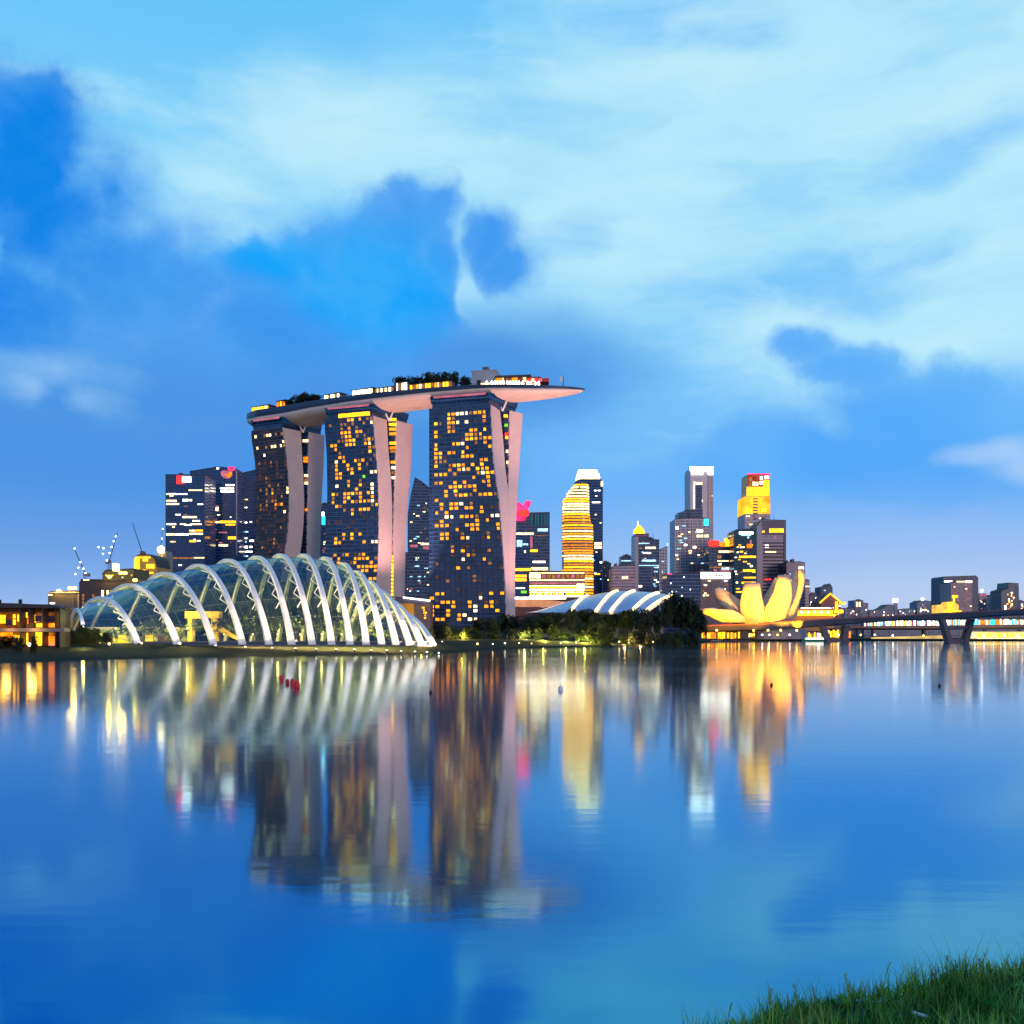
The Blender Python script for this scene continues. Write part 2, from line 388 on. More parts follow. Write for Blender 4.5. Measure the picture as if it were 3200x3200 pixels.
# ------------------------------------------------------------------ water, land
wm = MB(); wm.add([(-9000, -400, 0), (9000, -400, 0), (9000, 12000, 0), (-9000, 12000, 0)], [(0, 1, 2, 3)])
tag(wm.build('water', M['water']), kind='structure')
SHORE = [(-4000, 270), (0, 278), (300, 308), (700, 352), (1000, 372), (1350, 388), (1500, 480), (1700, 545), (2000, 605), (2080, 630), (2170, 760), (2260, 905), (2700, 960), (3300, 940), (8000, 940)]
def shore(px):
    return interp(SHORE, px) + 3 * mnoise.noise(Vector((px * .02, 3.3, 0))) + 1.2 * mnoise.noise(Vector((px * .09, 1.3, 0)))
def land_z(px, off):
    quay = min(1, max(0, (px - 2120) / 120))
    bank = interp([(-8, -1), (0, 0.02), (6, .7), (25, 1.7), (60, 4.0), (75, 4.3), (9999, 4.6)], off)
    wall = interp([(-8, -1), (0, .02), (1, 2.0), (9999, 2.6)], off)
    return lerp(bank, wall, quay) + (.25 * mnoise.noise(Vector((px * .012, off * .05, 0))) if 8 < off < 300 else 0)
g = MB(); cols = [-4000, -2500, -1500, -800, -400, -200] + list(range(-100, 3400, 20)) + [3600, 4000, 5000, 6500, 8000]
offs = [-8, 0, 1, 6, 14, 25, 40, 60, 75, 110, 170, 260, 420, 700, 1200, 2500, 5000, 9500]
for px in cols:
    for of in offs:
        D = shore(px) + of
        g.v.append((X_(px, D), D, land_z(px, of)))
no = len(offs)
for i in range(len(cols) - 1):
    for j in range(no - 1):
        g.f.append((i * no + j, (i + 1) * no + j, (i + 1) * no + j + 1, i * no + j + 1))
tag(g.build('ground', M['ground'], smooth=True), kind='structure')
def gz(px, D): return land_z(px, D - interp(SHORE, px))

# ------------------------------------------------------------------ the three hotel towers
AMB, PALE, DULL, COOL = 'amber', 'cream', 'dull', 'cool'
def zwin(ox, oy, s, rows):
    out = []
    for y, xs in rows:
        for x in xs:
            k = AMB
            if isinstance(x, tuple): x, k = x
            out.append((ox + x * s, oy + y * s, k))
    return out
d_ = lambda x: (x, DULL)
c_ = lambda x: (x, PALE)
T1W = zwin(1200, 1100, .3623, [
 (512, [541, 580, c_(623), c_(663), c_(705), d_(745), 788, 823]), (555, [541, d_(582)]), (600, [462, d_(500), 541, 580, c_(625), c_(706)]),
 (640, [543, d_(584)]), (683, [460, 541, 560, 584]), (730, [460]), (530, [871]), (577, [871]), (618, [871]), (660, [871]),
 (665, [745, 787]), (708, [705, 745, d_(787), 823]), (743, [705, 745, 787]), (735, [871, 910]), (770, [d_(830), 872]), (765, [945]),
 (795, [460, 945]), (800, [872]), (787, [582, 622, c_(665)]), (812, [706]), (830, [460]), (835, [912, 948]), (860, [460, 503, 543, 584, 666]),
 (885, [706, 666]), (897, [460, 500]), (918, [666, 750]), (932, [462]), (940, [830, 872, d_(950)]), (955, [628, 666, 750, d_(550), 586]),
 (967, [462]), (980, [750, 830]), (1012, [872, 790, 830]), (1024, [586, 628, c_(668), 708]), (1034, [465, 503]), (1045, [790, c_(830), 875, 915]),
 (1062, [548, 628]), (1080, [790, 875, 915]), (1103, [465]), (1118, [875, 915, 710]), (1130, [628, 500]), (1148, [915]), (1157, [710, 750, 790, 586, 628, 668]),
 (1187, [790]), (1197, [548, 628]), (1217, [710, 830, 915, d_(950), d_(985)]), (1230, [628, 668, 550]), (1248, [875]), (1272, [465]),
 (1292, [d_(750), 586, 628, c_(670)]), (1308, [503]), (1327, [715, 750, 586, 835]), (1347, [503]), (1360, [750, 835, 628]), (1372, [465, 550]),
 (1387, [835]), (1405, [c_(550), c_(590)]), (1420, [c_(910), c_(965)]), (1432, [670, 715, 750]), (1440, [510]), (1457, [878, 795]), (1475, [468]),
 (1490, [985]), (1500, [470, 510, 550, 710, 750, 795]), (1527, [970, 1000]), (1532, [630, 755, 795]), (1562, [d_(910)]), (1572, [550, d_(670)]),
 (1580, [510, 550]), (1597, [665, c_(710), 880]), (1608, [510, 550]), (1705, [570, 585, 665, d_(910)]), (1735, [715, d_(750)]), (1770, [870, c_(660)]),
 (1805, [d_(910), d_(470)]), (1845, [640, d_(750), d_(715)]), (1862, [d_(715)])]) + zwin(1300, 1700, .3106, [
 (487, [730, 880]), (502, [205, 248]), (540, [155, c_(630)]), (568, [775]), (580, [248, 343, 390, 532]), (610, [152, 200, 390, 532, c_(580), 727, 775]),
 (657, [150, 335, c_(580), 822]), (699, [148, 335, 432, c_(485)]), (738, [430, c_(523), c_(575)]), (772, [237, 283])])
T2W = zwin(700, 1100, .3106, [
 (660, [1130]), (685, [1265, 1300, 1350]), (715, [d_(1075), d_(1160), d_(1200), d_(1405), c_(1490)]), (748, [1265, d_(1165), d_(1330)]), (672, [d_(1455), d_(1490)]),
 (803, [1170, 1215, 1245, d_(1270)]), (790, [1330, 1360]), (848, [d_(1195), 1240, 1265]), (828, [d_(1355), d_(1410), d_(1430)]), (910, [1085, 1110]), (893, [d_(1170), d_(1205), 1240, 1280]),
 (880, [1320, d_(1400), 1440, d_(1460)]), (950, [1110]), (935, [1240, 1285, 1320]), (920, [1410, c_(1455)]), (1025, [d_(1150)]), (1058, [1155, 1195]), (1090, [1195]), (985, [1460, d_(1520)]),
 (1025, [1460]), (1080, [1330, d_(1375), 1410, d_(1460)]), (1105, [c_(1115)]), (1140, [1115]), (1180, [1115]), (1215, [1115, 1157]), (1255, [1118, 1157]), (1115, [1375]), (1130, [1240]),
 (1165, [1245, 1285, 1372]), (1200, [1285]), (1280, [1243]), (1330, [c_(1118)]), (1260, [(1410, 'green')]), (1215, [c_(1470), c_(1505)]), (1340, [1375]), (1355, [1240]), (1330, [c_(1505)]), (1360, [c_(1505)]),
 (1405, [d_(1120), d_(1155), 1465, c_(1505)]), (1440, [1115, 1205, 1245]), (1425, [1290, 1330, 1375]), (1387, [1330]), (1475, [1205, 1245]), (1457, [1375]), (1445, [1505]),
 (1515, [1110, 1205]), (1503, [1285, d_(1330), 1375, 1415]), (1523, [1465, c_(1500)]), (1557, [1115, d_(1155)]), (1590, [d_(1205)]), (1580, [1285]), (1618, [1285]), (1570, [1375, 1410, 1465]), (1600, [d_(1465)]), (1560, [1550]),
 (1812, [1210, 1300, 1385]), (1845, [1385]), (1886, [1210, 1300]), (1900, [1125])]) + zwin(750, 1680, .3364, [
 (20, [890, 968, 1050]), (50, [930, 1170, c_(1210), c_(1250)]), (155, [990, 1010, 875, 1163]), (187, [840, 1080, 1115, 1163, 1200]), (180, [d_(1245)]), (200, [920]), (215, [1078, 1235]), (230, [920]),
 (252, [1105, 1155, 1190, 1235, 1275]), (287, [1150, c_(1235)]), (322, [1130, 1150, 1183, 1235]), (392, [1215, 1255])])
T3W = zwin(700, 1100, .3106, [(772, [c_(392), c_(415)]), (743, [c_(490), c_(530)]), (835, [d_(395), c_(430), c_(460)]), (850, [d_(520), d_(570), c_(325)]), (945, [c_(345)]), (935, [d_(430), c_(490), c_(515), c_(575)]),
 (905, [c_(578)]), (938, [d_(592)]), (965, [c_(490)]), (1030, [c_(412)]), (1390, [d_(440), d_(480), c_(640)]), (1430, [d_(440), 495, c_(640)]), (1480, [d_(440), d_(495)]), (1520, [510, d_(560), d_(430)]), (1545, [570]), (1620, [c_(620)]), (1560, [d_(380), d_(520)])])
# dim, curtained panes scattered over the dark tower
rr = random.Random(11)
for _ in range(60): T3W.append((rr.uniform(806, 890), rr.uniform(1440, 1730), rr.choice(['dull', 'rose2', 'rose2', 'rose2'])))
M['rose2'] = emit('lit_dim_rose', (.30, .13, .11), .35, .4)

for _ in range(60): T2W.append((rr.uniform(1022, 1180), rr.uniform(1310, 1840), rr.choice(['dull', 'rose2', 'rose2'])))
for _ in range(45): T1W.append((rr.uniform(1350, 1580), rr.uniform(1300, 1900), rr.choice(['rose2', 'rose2', 'dull'])))
TOWERS = [
 dict(D=dict(l=768, p=753, q=770, r=772, s=784), ytop=1265, wins=T1W, glass='gdark', nb=14, fl=54,
  l=[(1265, 1341), (1911, 1341)],
  p=[(1265, 1535), (1426, 1542), (1517, 1554), (1560, 1561), (1690, 1571), (1800, 1578), (1911, 1584)],
  q=[(1265, 1562), (1354, 1572), (1462, 1580), (1520, 1588.5), (1600, 1589), (1911, 1590)],
  r=[(1265, 1594), (1426, 1591.5), (1524, 1589), (1911, 1590.5)],
  s=[(1265, 1634), (1444, 1622), (1607, 1613), (1788, 1609), (1911, 1610)],
  label='tallest looking dark glass hotel tower with many amber windows, right of its two sisters'),
 dict(D=dict(l=806, p=790, q=806, r=808, s=824), ytop=1299, wins=T2W, glass='gdark', nb=13, fl=54,
  l=[(1314, 1014), (1411, 1021), (1535, 1023), (1700, 1017), (1866, 1006)],
  p=[(1299, 1167), (1395, 1175), (1488, 1183), (1566, 1185), (1700, 1185), (1815, 1179), (1866, 1176)],
  q=[(1286, 1208), (1395, 1214), (1488, 1222), (1575, 1226), (1700, 1225), (1861, 1222)],
  r=[(1288, 1240), (1442, 1237), (1566, 1232), (1700, 1229), (1866, 1229)],
  s=[(1308, 1290), (1442, 1284), (1597, 1271), (1700, 1267), (1868, 1265)],
  label='middle hotel tower of three, golden band of light under its roof and amber windows'),
 dict(D=dict(l=858, p=842, q=858, r=860, s=876), ytop=1336, wins=T3W, glass='gbrown', nb=11, fl=54,
  l=[(1356, 785), (1426, 796), (1504, 801), (1700, 799), (1740, 795)],
  p=[(1336, 883), (1395, 894), (1488, 902), (1566, 906), (1659, 902), (1700, 896), (1740, 889), (1900, 865)],
  q=[(1339, 941), (1411, 944), (1473, 948), (1566, 951), (1643, 948), (1700, 942), (1740, 935), (1900, 915)],
  r=[(1339, 965), (1690, 961), (1740, 960)],
  s=[(1344, 1014), (1442, 1011), (1566, 1004), (1700, 1001), (1740, 999), (1900, 992)],
  label='dimmest brownish hotel tower with hourglass waist, left of the two brightly lit ones'),
]
ROOFZ = 187.5
def make_tower(t):
    Dp = t['D']['p']
    t['zt'] = zt = Z_(t['ytop'], Dp)
    def pt(k, z):
        y = HY - (z - EYE) * F / Dp
        D = t['D'][k]
        return Vector((X_(interp(t[k], y), D), D, z))
    t['pt'] = pt
    base = pt('p', 4.0); base.x = (pt('l', 4).x + pt('s', 4).x) / 2; base.y = (t['D']['l'] + t['D']['s']) / 2
    root = thing('hotel_tower', base, t['label'], 'hotel tower', 'hotel towers under the sky deck')
    zs = [lerp(3.0, zt, i / 20) for i in range(21)]
    front, ends1, ends2, back = [], [], [], []
    for z in zs:
        l, p, q, r, s = (pt(k, z) for k in 'lpqrs')
        u = (l - p)
        inn = u.normalized() * .8
        front.append([l, p + inn * .5, q + inn * .5, q + u])
        back.append([r + u * .95, r + inn * .5, s + inn * .5, s + u * .95])
        ends1.append([p, q, q + inn * 1.6, p + inn * 1.6])
        ends2.append([r, s, s + inn * 1.6, r + inn * 1.6])
    # end walls rise above the roofs like fins
    gl = M[t['glass']]
    fs = MB().loft(front).build('front_slab', gl, root)
    bs = MB().loft(back).build('back_slab', M['gdark'], root)
    MB().loft(ends1).build('end_wall', M['concrete_pink'], root)
    MB().loft(ends2).build('end_wall', M['concrete_pink'], root)
    # floor ledges on the broad face
    lp, lq = pt('l', 100), pt('p', 100)
    nrm = Vector((-(lq - lp).y, (lq - lp).x, 0)).normalized()
    if nrm.y > 0: nrm = -nrm
    def S(u, z): return pt('l', z).lerp(pt('p', z), u)
    led = MB(); fh = (zt - 4) / t['fl']
    for i in range(1, t['fl'] + 1):
        z = 4 + i * fh - .25
        a, b = S(0.002, z), S(.985, z)
        up = Vector((0, 0, .5))
        led.slab(a, b, b + up, a + up, nrm * .45)
    led.build('floor_ledges', mat('ledge_metal', (.025, .08, .19) if t['glass'] == 'gdark' else (.10, .085, .10), .5, var=.3, vscale=.02), root)
    fin = MB()
    for j in range(1, t['nb']):
        u = j / t['nb'] * .985
        for k in range(20):
            z0, z1 = zs[k], zs[k + 1]
            a, b = S(u - .003, z0), S(u + .003, z0); c2, d2 = S(u + .003, z1), S(u - .003, z1)
            fin.slab(a, b, c2, d2, nrm * .3)
    fin.build('mullions', mat('mullion_metal', (.015, .05, .12), .5), root)
    # lit rooms, snapped to floors and bays
    seen = {}; nb2 = t['nb']
    for (px, py, kind) in t['wins']:
        z = Z_(py, (t['D']['l'] + Dp) / 2)
        i = int((z - 4) / fh)
        l, p = pt('l', z), pt('p', z)
        # solve u along l-p for the direction of this photo pixel
        kx = (px - CX) / F
        u = (kx * l.y - l.x) / ((p.x - l.x) - kx * (p.y - l.y))
        j = int(u / .985 * nb2 * 1.0 * 1)
        if 0 <= j < nb2 and 0 <= i < t['fl']: seen.setdefault((i, j), kind)
    keys = sorted(seen, key=lambda k: (seen[k] in ('dull', 'rose2'), -k[0]))
    rest = {}
    for n, (i, j) in enumerate(keys):
        z0 = 4 + i * fh + .45; z1 = z0 + fh - 1.2
        g_ = .2 if seen[(i, j)] != 'dull' else .25
        if (i * 5 + j * 3) % 4 == 0: g_ += .12
        u0 = (j + g_) / nb2 * .985; u1 = (j + 1 - g_ * .6) / nb2 * .985
        mb = MB() if n < 99 else rest.setdefault(seen[(i, j)], MB())
        mb.slab(S(u0, z0), S(u1, z0), S(u1, z1), S(u0, z1), nrm * .22)
        if n < 99:
            kk = seen[(i, j)]; hv = (i * 7 + j * 13 + i * j) % 5
            if kk == 'amber': kk = ('amber', 'amber2', 'amber', 'amber3', 'amber')[hv]
            mb.build('window', M[kk], root)
    for k, mb in rest.items(): tag(mb.build('window', M[k], root), kind='stuff')
    return root
for t in TOWERS: t['root'] = make_tower(t)

# gap details: lit corridor windows between the two slabs
def gap_windows(t, ys, kinds, w0=.25, w1=.8):
    for y, k in zip(ys, kinds):
        Dp = t['D']['p']; z = Z_(y, Dp); pt = t['pt']
        q, r = pt('q', z), pt('r', z)
        D = t['D']['r'] - .4
        x0 = X_(lerp((q.x / q.y) * F + CX, (r.x / r.y) * F + CX, w0), D); x1 = X_(lerp((q.x / q.y) * F + CX, (r.x / r.y) * F + CX, w1), D)
        if x1 - x0 < .6: continue
        MB().box(x0, x1, D - .35, D, z - 1.1, z + 1.1).build('corridor_window', M[k], t['root'])
gap_windows(TOWERS[0], [1283, 1313, 1342, 1352, 1396, 1432], ['gold', 'green', 'red', 'gold', 'cream', 'cream'], .35, .75)
gap_windows(TOWERS[1], [1296, 1312, 1327, 1342, 1372, 1387, 1398, 1432, 1450, 1466, 1482], ['gold', 'gold', 'amber', 'amber', 'gold', 'orange', 'dull', 'amber', 'cream', 'dull', 'cream'], .2, .95)
gap_windows(TOWERS[2], [1365, 1420, 1430, 1476, 1490, 1500, 1585], ['cream', 'orange', 'orange', 'cream', 'dull', 'cream', 'orange'], .2, .9)
gap_windows(TOWERS[1], list(range(1735, 1866, 12)), ['gold'] * 11, .0, 1.0)

# roof crowns between tower tops and the deck
def crown(t, pink, goldband=False):
    pt = t['pt']; zt = t['zt']; root = t['root']
    l, p, q, r, s = (pt(k, zt) for k in 'lpqrs'); u = l - p
    def ring(z, inset, flare):
        a = l.lerp(p, .03 + inset); b = l.lerp(p, .97 - inset * .5); c2 = s.lerp(s + u, .1 + inset); d2 = s.lerp(s + u, .95)
        off = Vector((0, -flare, 0))
        return [Vector((k.x, k.y, z)) + o for k, o in ((a, off), (b, off), (c2, Vector((0, 0, 0))), (d2, Vector((0, 0, 0))))]
    MB().loft([ring(zt - .5, .02, -1.5), ring(zt + 4.5, .02, -1.5)]).build('crown_storey', M['gdark'], root)
    MB().loft([ring(zt + 4.5, 0.0, -.8), ring(zt + 9.5, -.02, 1.2)]).build('crown_storey', M['navy'], root)
    a, b = ring(zt + 8.0, 0, 1.4)[:2]; h = Vector((0, 0, 1.5))
    MB().slab(a.lerp(b, .05), a.lerp(b, .93), a.lerp(b, .95) + h, a.lerp(b, .05) + h, (0, -.8, 0)).build('light_strip', M[pink], root)
    if goldband:
        a, b = ring(zt + 1.0, .1, -1.3)[:2]; h = Vector((0, 0, 3.0))
        MB().slab(a.lerp(b, .2), b, b + h, a.lerp(b, .2) + h, (0, -.7, 0)).build('light_band', M['gold'], root)
    # the V-shaped struts that carry the deck
    m0 = q.lerp(r, .25); m0.z = zt - 1.0
    v = MB(); v.tube([m0, m0 + Vector((-5.5, -4, 12))], .7, 6); v.tube([m0, m0 + Vector((3.5, -2, 8))], .7, 6)
    v.build('support_strut', M['white_steel'], root)
crown(TOWERS[0], 'rose'); crown(TOWERS[1], 'rose', True); crown(TOWERS[2], 'rose')

# ------------------------------------------------------------------ boat-shaped sky deck
CL = [(-243, 890), (-202, 868), (-162, 842), (-122, 816), (-75, 792), (-28, 775), (14, 768), (58, 764)]
def catmull(pts, t):
    n = len(pts) - 1; f = min(max(t * n, 0), n - 1e-6); i = int(f); f -= i
    p0, p1, p2, p3 = (Vector(pts[min(max(k, 0), n)]) for k in (i - 1, i, i + 1, i + 2))
    return .5 * ((2 * p1) + (p2 - p0) * f + (2 * p0 - 5 * p1 + 4 * p2 - p3) * f * f + (3 * p1 - p0 - 3 * p2 + p3) * f ** 3)
NS = 60
def half_w(s): return 19.0 * min(1, max(0.0, s / .085)) ** .55 * (1 if s < .74 else max(.0, 1 - ((s - .74) / .26) ** 2.2)) + .25
def deck_z(s): return interp([(0, 207.5), (.28, 207.2), (.42, 205.6), (.55, 204.0), (.7, 202.8), (.85, 202.0), (1, 201.8)], s)
def deck_frame(s):
    c2 = catmull(CL, s); t_ = (catmull(CL, min(1, s + .01)) - catmull(CL, max(0, s - .01))).normalized()
    n = Vector((t_.y, -t_.x))          # towards the camera side
    if n.y > 0: n = -n
    return c2, t_, n
hull, side, deck = [], [], []
for i in range(NS + 1):
    s = (i / NS); s = s if s > .0 else .002; s = min(s, .999)
    c2, t_, n = deck_frame(s); hw = half_w(s); z = deck_z(s); k = hw / 19.0
    dep = lerp(9.0, 5.8, min(1, max(0, (s - .3) / .4))) * min(1, k * 1.05) ** .75
    fas = lerp(5.2, 1.8, min(1, max(0, (s - .2) / .55))) * min(1, k + .12)
    def pp(o, zz): return Vector((c2.x + n.x * o, c2.y + n.y * o, zz))
    ring = [pp(hw * .985, z - fas + .12)]
    for a in range(1, 15):
        th = math.pi * a / 15
        ring.append(pp(hw * .985 * math.cos(th), z - fas - dep * math.sin(th) ** .8))
    ring.append(pp(-hw * .985, z - fas + .12))
    hull.append(ring)
    side.append([pp(hw, z + .9), pp(hw + .35 * k, z - fas * .5), pp(hw, z - fas), pp(hw - .9 * k - .05, z - fas), pp(hw - .9 * k - .05, z + .9)])
    deck.append([pp(hw * .96, z - .3), pp(-hw * .96, z - .3), pp(-hw * .96, z - .8), pp(hw * .96, z - .8)])
sky = thing('sky_deck', (-90, 800, 207), 'long boat-shaped deck resting across three hotel tower roofs, pink lit hull', 'sky park')
MB().loft(hull).build('hull', M['hull'], sky, smooth=True)
MB().loft(side).build('fascia', M['hullside'], sky)
side2 = [[Vector((2 * deck_frame(min(.999, max(.002, i / NS)))[0].x - p.x, 2 * deck_frame(min(.999, max(.002, i / NS)))[0].y - p.y, p.z)) for p in r] for i, r in enumerate(side)]
MB().loft(side2).build('fascia', M['hullside'], sky)
MB().loft(deck).build('deck_floor', M['stone'], sky)
def deck_at(px, off):         # deck point seen at photo column px, 'off' metres from the centre line towards us
    best = None
    for i in range(401):
        s = i / 400; c2, t_, n = deck_frame(min(.998, max(.003, s)))
        o_ = min(off, half_w(s) * .94); x, y = c2.x + n.x * o_, c2.y + n.y * o_
        e = abs(CX + x / y * F - px)
        if best is None or e < best[0]: best = (e, Vector((x, y, deck_z(s) - .3)), t_, s)
    return best[1], best[2], best[3]
def deck_box(px0, px1, off0, off1, z0, z1, mb=None):
    a, ta, s = deck_at(px0, off0); b, _, _ = deck_at(px1, off0); c2, _, _ = deck_at(px1, off0); 
    v = (b - a); v.z = 0; n = Vector((v.y, -v.x, 0)).normalized()
    if n.y < 0: n = -n
    dp = n * (off0 - off1)
    z = min(a.z, b.z)
    mb = mb or MB()
    q = [a, b, b + dp, a + dp]
    return mb.hexa([Vector((k.x, k.y, z + z0)) for k in q] + [Vector((k.x, k.y, z + z1)) for k in q])
# plant room box
t = thing('plant_room', deck_at(1520, -4)[0], 'pale blue-grey windowless box building on the sky deck above the right tower', 'rooftop building')
deck_box(1474, 1550, 7, -8, -.1, 15.5).build('wall', mat('grey_cladding', (.30, .34, .40), .6, var=.06, vscale=.1), t)
deck_box(1473, 1551, 7.4, -8.4, 15.5, 16.1).build('roof', M['plainwall'], t)
deck_box(1506, 1524, 3, -2, 16.1, 19.5).build('roof_hut', M['stone'], t)
deck_box(1490, 1502, 7.25, 6.9, .0, 8).build('doorway', M['black'], t)
for k in range(6): deck_box(1503 + k * 5, 1506 + k * 5, 7.3, 6.95, 4.0, 5.4).build('window', M['cream'], t)
# restaurant with dark canopy and red lamps
t = thing('deck_restaurant', deck_at(1630, 4)[0], 'low restaurant with dark canopy and red lights on the deck near its pointed tip', 'rooftop building')
deck_box(1548, 1690, 13, -4, 0, 8.0).build('wall', mat('dark_red_wall', (.16, .03, .03), .6), t)
deck_box(1546, 1660, 14, -5, 8.0, 9.6).build('canopy', M['roofdark'], t)
deck_box(1655, 1715, 13, -4, 4.2, 7.0).build('canopy', mat('red_canopy', (.40, .03, .03), .6), t)
rr = random.Random(3)
for k, (a, b, kk) in enumerate([(1548, 1566, 'orange'), (1571, 1574, 'cream'), (1581, 1588, 'dull'), (1601, 1617, 'orange'), (1634, 1644, 'cream'), (1650, 1668, 'red'), (1664, 1670, 'cream'), (1674, 1680, 'red'), (1684, 1694, 'rose')]):
    deck_box(a, b, 13.5, 12.9, 3.4 if k % 2 else 4.2, 7.4 if a < 1650 else 6.6).build('window', M[kk], t)
MB().ball(deck_at(1710, 9)[0] + Vector((0, 0, 6)), 1.7, 10, 6, (1, 1, 1)).build('lantern', M['cream'], t, smooth=True)
# row of white parasols along the edge
ords = 'first second third fourth fifth sixth seventh eighth ninth tenth eleventh twelfth thirteenth fourteenth fifteenth sixteenth seventeenth eighteenth nineteenth twentieth'.split()
tens = {20: 'twenty', 30: 'thirty'}
def ordinal(n):
    if n <= 20: return ords[n - 1]
    return 'twenty-' + ords[n - 21] if n < 30 else ('thirtieth' if n == 30 else 'thirty-' + ords[n - 31])
pxs = [1522, 1536, 1546, 1555, 1565, 1574, 1585, 1594, 1603, 1613, 1622, 1633, 1649, 1659, 1671, 1682]
for k, px in enumerate(pxs):
    p = deck_at(px, 18)[0]
    t = thing('deck_parasol', p, f'{ordinal(k + 1)} from the left of the small glowing white parasols along the deck edge', 'parasol', 'white parasols along the deck edge')
    MB().tube([p, p + Vector((0, 0, 4.2))], .12, 5).build('pole', M['darkmetal'], t)
    MB().loft([[p + Vector((math.cos(a * 1.047) * r, math.sin(a * 1.047) * r, z)) for a in range(6)] for r, z in ((1.05, .9), (.9, 2.2), (.62, 3.6), (.1, 4.4))]).build('canopy', M['white'], t)
# pavilions, lit bars along the deck
def pavilion(px0, px1, off, h, label, kinds, n):
    off += 2; h += 1.6
    p = deck_at((px0 + px1) / 2, off)[0]
    t = thing('deck_pavilion', p, label, 'pavilion')
    deck_box(px0, px1, off, off - 8, -.1, h).build('wall', M['stone'], t)
    deck_box(px0 - 2, px1 + 2, off + 1.2, off - 9, h, h + .6).build('roof', M['roofdark'], t)
    for k in range(n):
        a = lerp(px0, px1, (k + .15) / n); b = lerp(px0, px1, (k + .8) / n)
        deck_box(a, b, off + .35, off - .1, 1.6, h - .4).build('window', M[kinds[k % len(kinds)]], t)
pavilion(786, 838, 13, 3.6, 'golden lit bar at the far left end of the sky deck', ['gold', 'yellow', 'gold', 'cream'], 9)
pavilion(864, 890, 14, 5.0, 'small glowing orange pavilion beside the left tree clump on the deck', ['orange', 'gold'], 3)
pavilion(1012, 1060, 15, 3.4, 'low white lit pavilion right of the left tree clump on the deck', ['white', 'cream', 'dull'], 7)
pavilion(1100, 1166, 15, 4.2, 'long pavilion with a row of bright cream windows in the middle of the deck', ['white', 'cream'], 8)
pavilion(1170, 1228, 15, 3.6, 'low dim pavilion with scattered white lights on the deck centre', ['dull', 'cream', 'dull', 'white'], 9)
pavilion(1236, 1272, 14, 6.5, 'two-storey deck pavilion with white lamps under the right tree clump', ['white', 'dull', 'cream'], 4)
pavilion(1280, 1412, 12, 5.0, 'long amber lit terrace under the trees left of the plant room', ['gold', 'dull', 'amber', 'cream', 'dull', 'yellow'], 14)
m0 = deck_at(1761, 0)[0]
t = thing('deck_mast', m0, 'thin mast standing near the pointed tip of the sky deck', 'mast')
MB().tube([m0, m0 + Vector((0, 0, 6)), m0 + Vector((0, 0, 12))], [.35, .3, .2], 6).build('pole', M['darkmetal'], t)
MB().box(m0.x - 2.6, m0.x - .4, m0.y - .1, m0.y + .1, m0.z + 7, m0.z + 11).build('flag', M['whitepaint'], t)

# ------------------------------------------------------------------ foliage
def crown_mesh(seed, leaf, n_clump, per, sx, sz, name):
    r = random.Random(seed); mb = MB()
    for _ in range(n_clump):
        while True:
            c2 = Vector((r.uniform(-1, 1), r.uniform(-1, 1), r.uniform(-1, 1)))
            if .25 < c2.length < 1: break
        cr_ = r.uniform(.18, .38)
        for _ in range(per):
            v = Vector((r.gauss(0, 1), r.gauss(0, 1), r.gauss(0, 1))).normalized() * cr_ * r.uniform(.5, 1) ** .5
            p = Vector(((c2.x * .82 + v.x) * sx, (c2.y * .82 + v.y) * sx, (c2.z * .82 + v.z) * sz))
            a = Vector((r.gauss(0, 1), r.gauss(0, 1), r.gauss(0, 1))).normalized(); b = a.orthogonal().normalized()
            l = leaf * r.uniform(.6, 1.4)
            mb.add([p - a * l, p + b * l * .5, p + a * l, p - b * l * .5], [(0, 1, 2, 3)])
    me = bpy.data.meshes.new(name)
    me.from_pydata(mb.v, [], mb.f); me.update()
    return me
CROWNS = [crown_mesh(s, .085, 34, 80, 1, 1, 'crown') for s in (1, 2, 3, 4)]
for k, me in enumerate(CROWNS): me.materials.append(M['leaf'] if k < 2 else M['leaf2'])
def trunk_mesh(seed):
    r = random.Random(seed); mb = MB()
    mb.tube([(0, 0, -1.7), (.03, .02, -1.0), (.0, .05, -.3), (.04, 0, .2)], [.09, .07, .05, .02], 6)
    for _ in range(4):
        a = r.uniform(0, 6.3)
        mb.tube([(0.02, .02, r.uniform(-1, -.6)), (math.cos(a) * .35, math.sin(a) * .35, -.2), (math.cos(a) * .6, math.sin(a) * .6, .3)], [.045, .03, .012], 5)
    me = bpy.data.meshes.new('trunk'); me.from_pydata(mb.v, [], mb.f); me.materials.append(M['bark']); me.update()
    return me
TRUNKS = [trunk_mesh(5), trunk_mesh(6)]
rt = random.Random(77)
def tree(name, px, ytop, D, wpx, label, group, variant=None, zbase=None, cat='tree'):
    zb = gz(px, D) if zbase is None else zbase
    ht = Z_(ytop, D) - zb; r = wpx / F * D / 2
    t = thing(name, (X_(px, D), D, zb), label, cat, group)
    k = rt.randrange(4) if variant is None else variant
    c2 = bpy.data.objects.new('crown', CROWNS[k]); col.objects.link(c2); c2.parent = t
    rz = ht * .42 if name != 'bush' else ht * .55
    c2.location = (0, 0, ht - rz); c2.scale = (r, r, rz); c2.rotation_euler = (0, 0, rt.uniform(0, 6.28))
    s = bpy.data.objects.new('trunk', TRUNKS[k % 2]); col.objects.link(s); s.parent = t
    hz = ht - rz; s.scale = (ht * .12 / 1.0, ht * .12, hz / 1.7 * .999); s.location = (0, 0, hz)
    return t
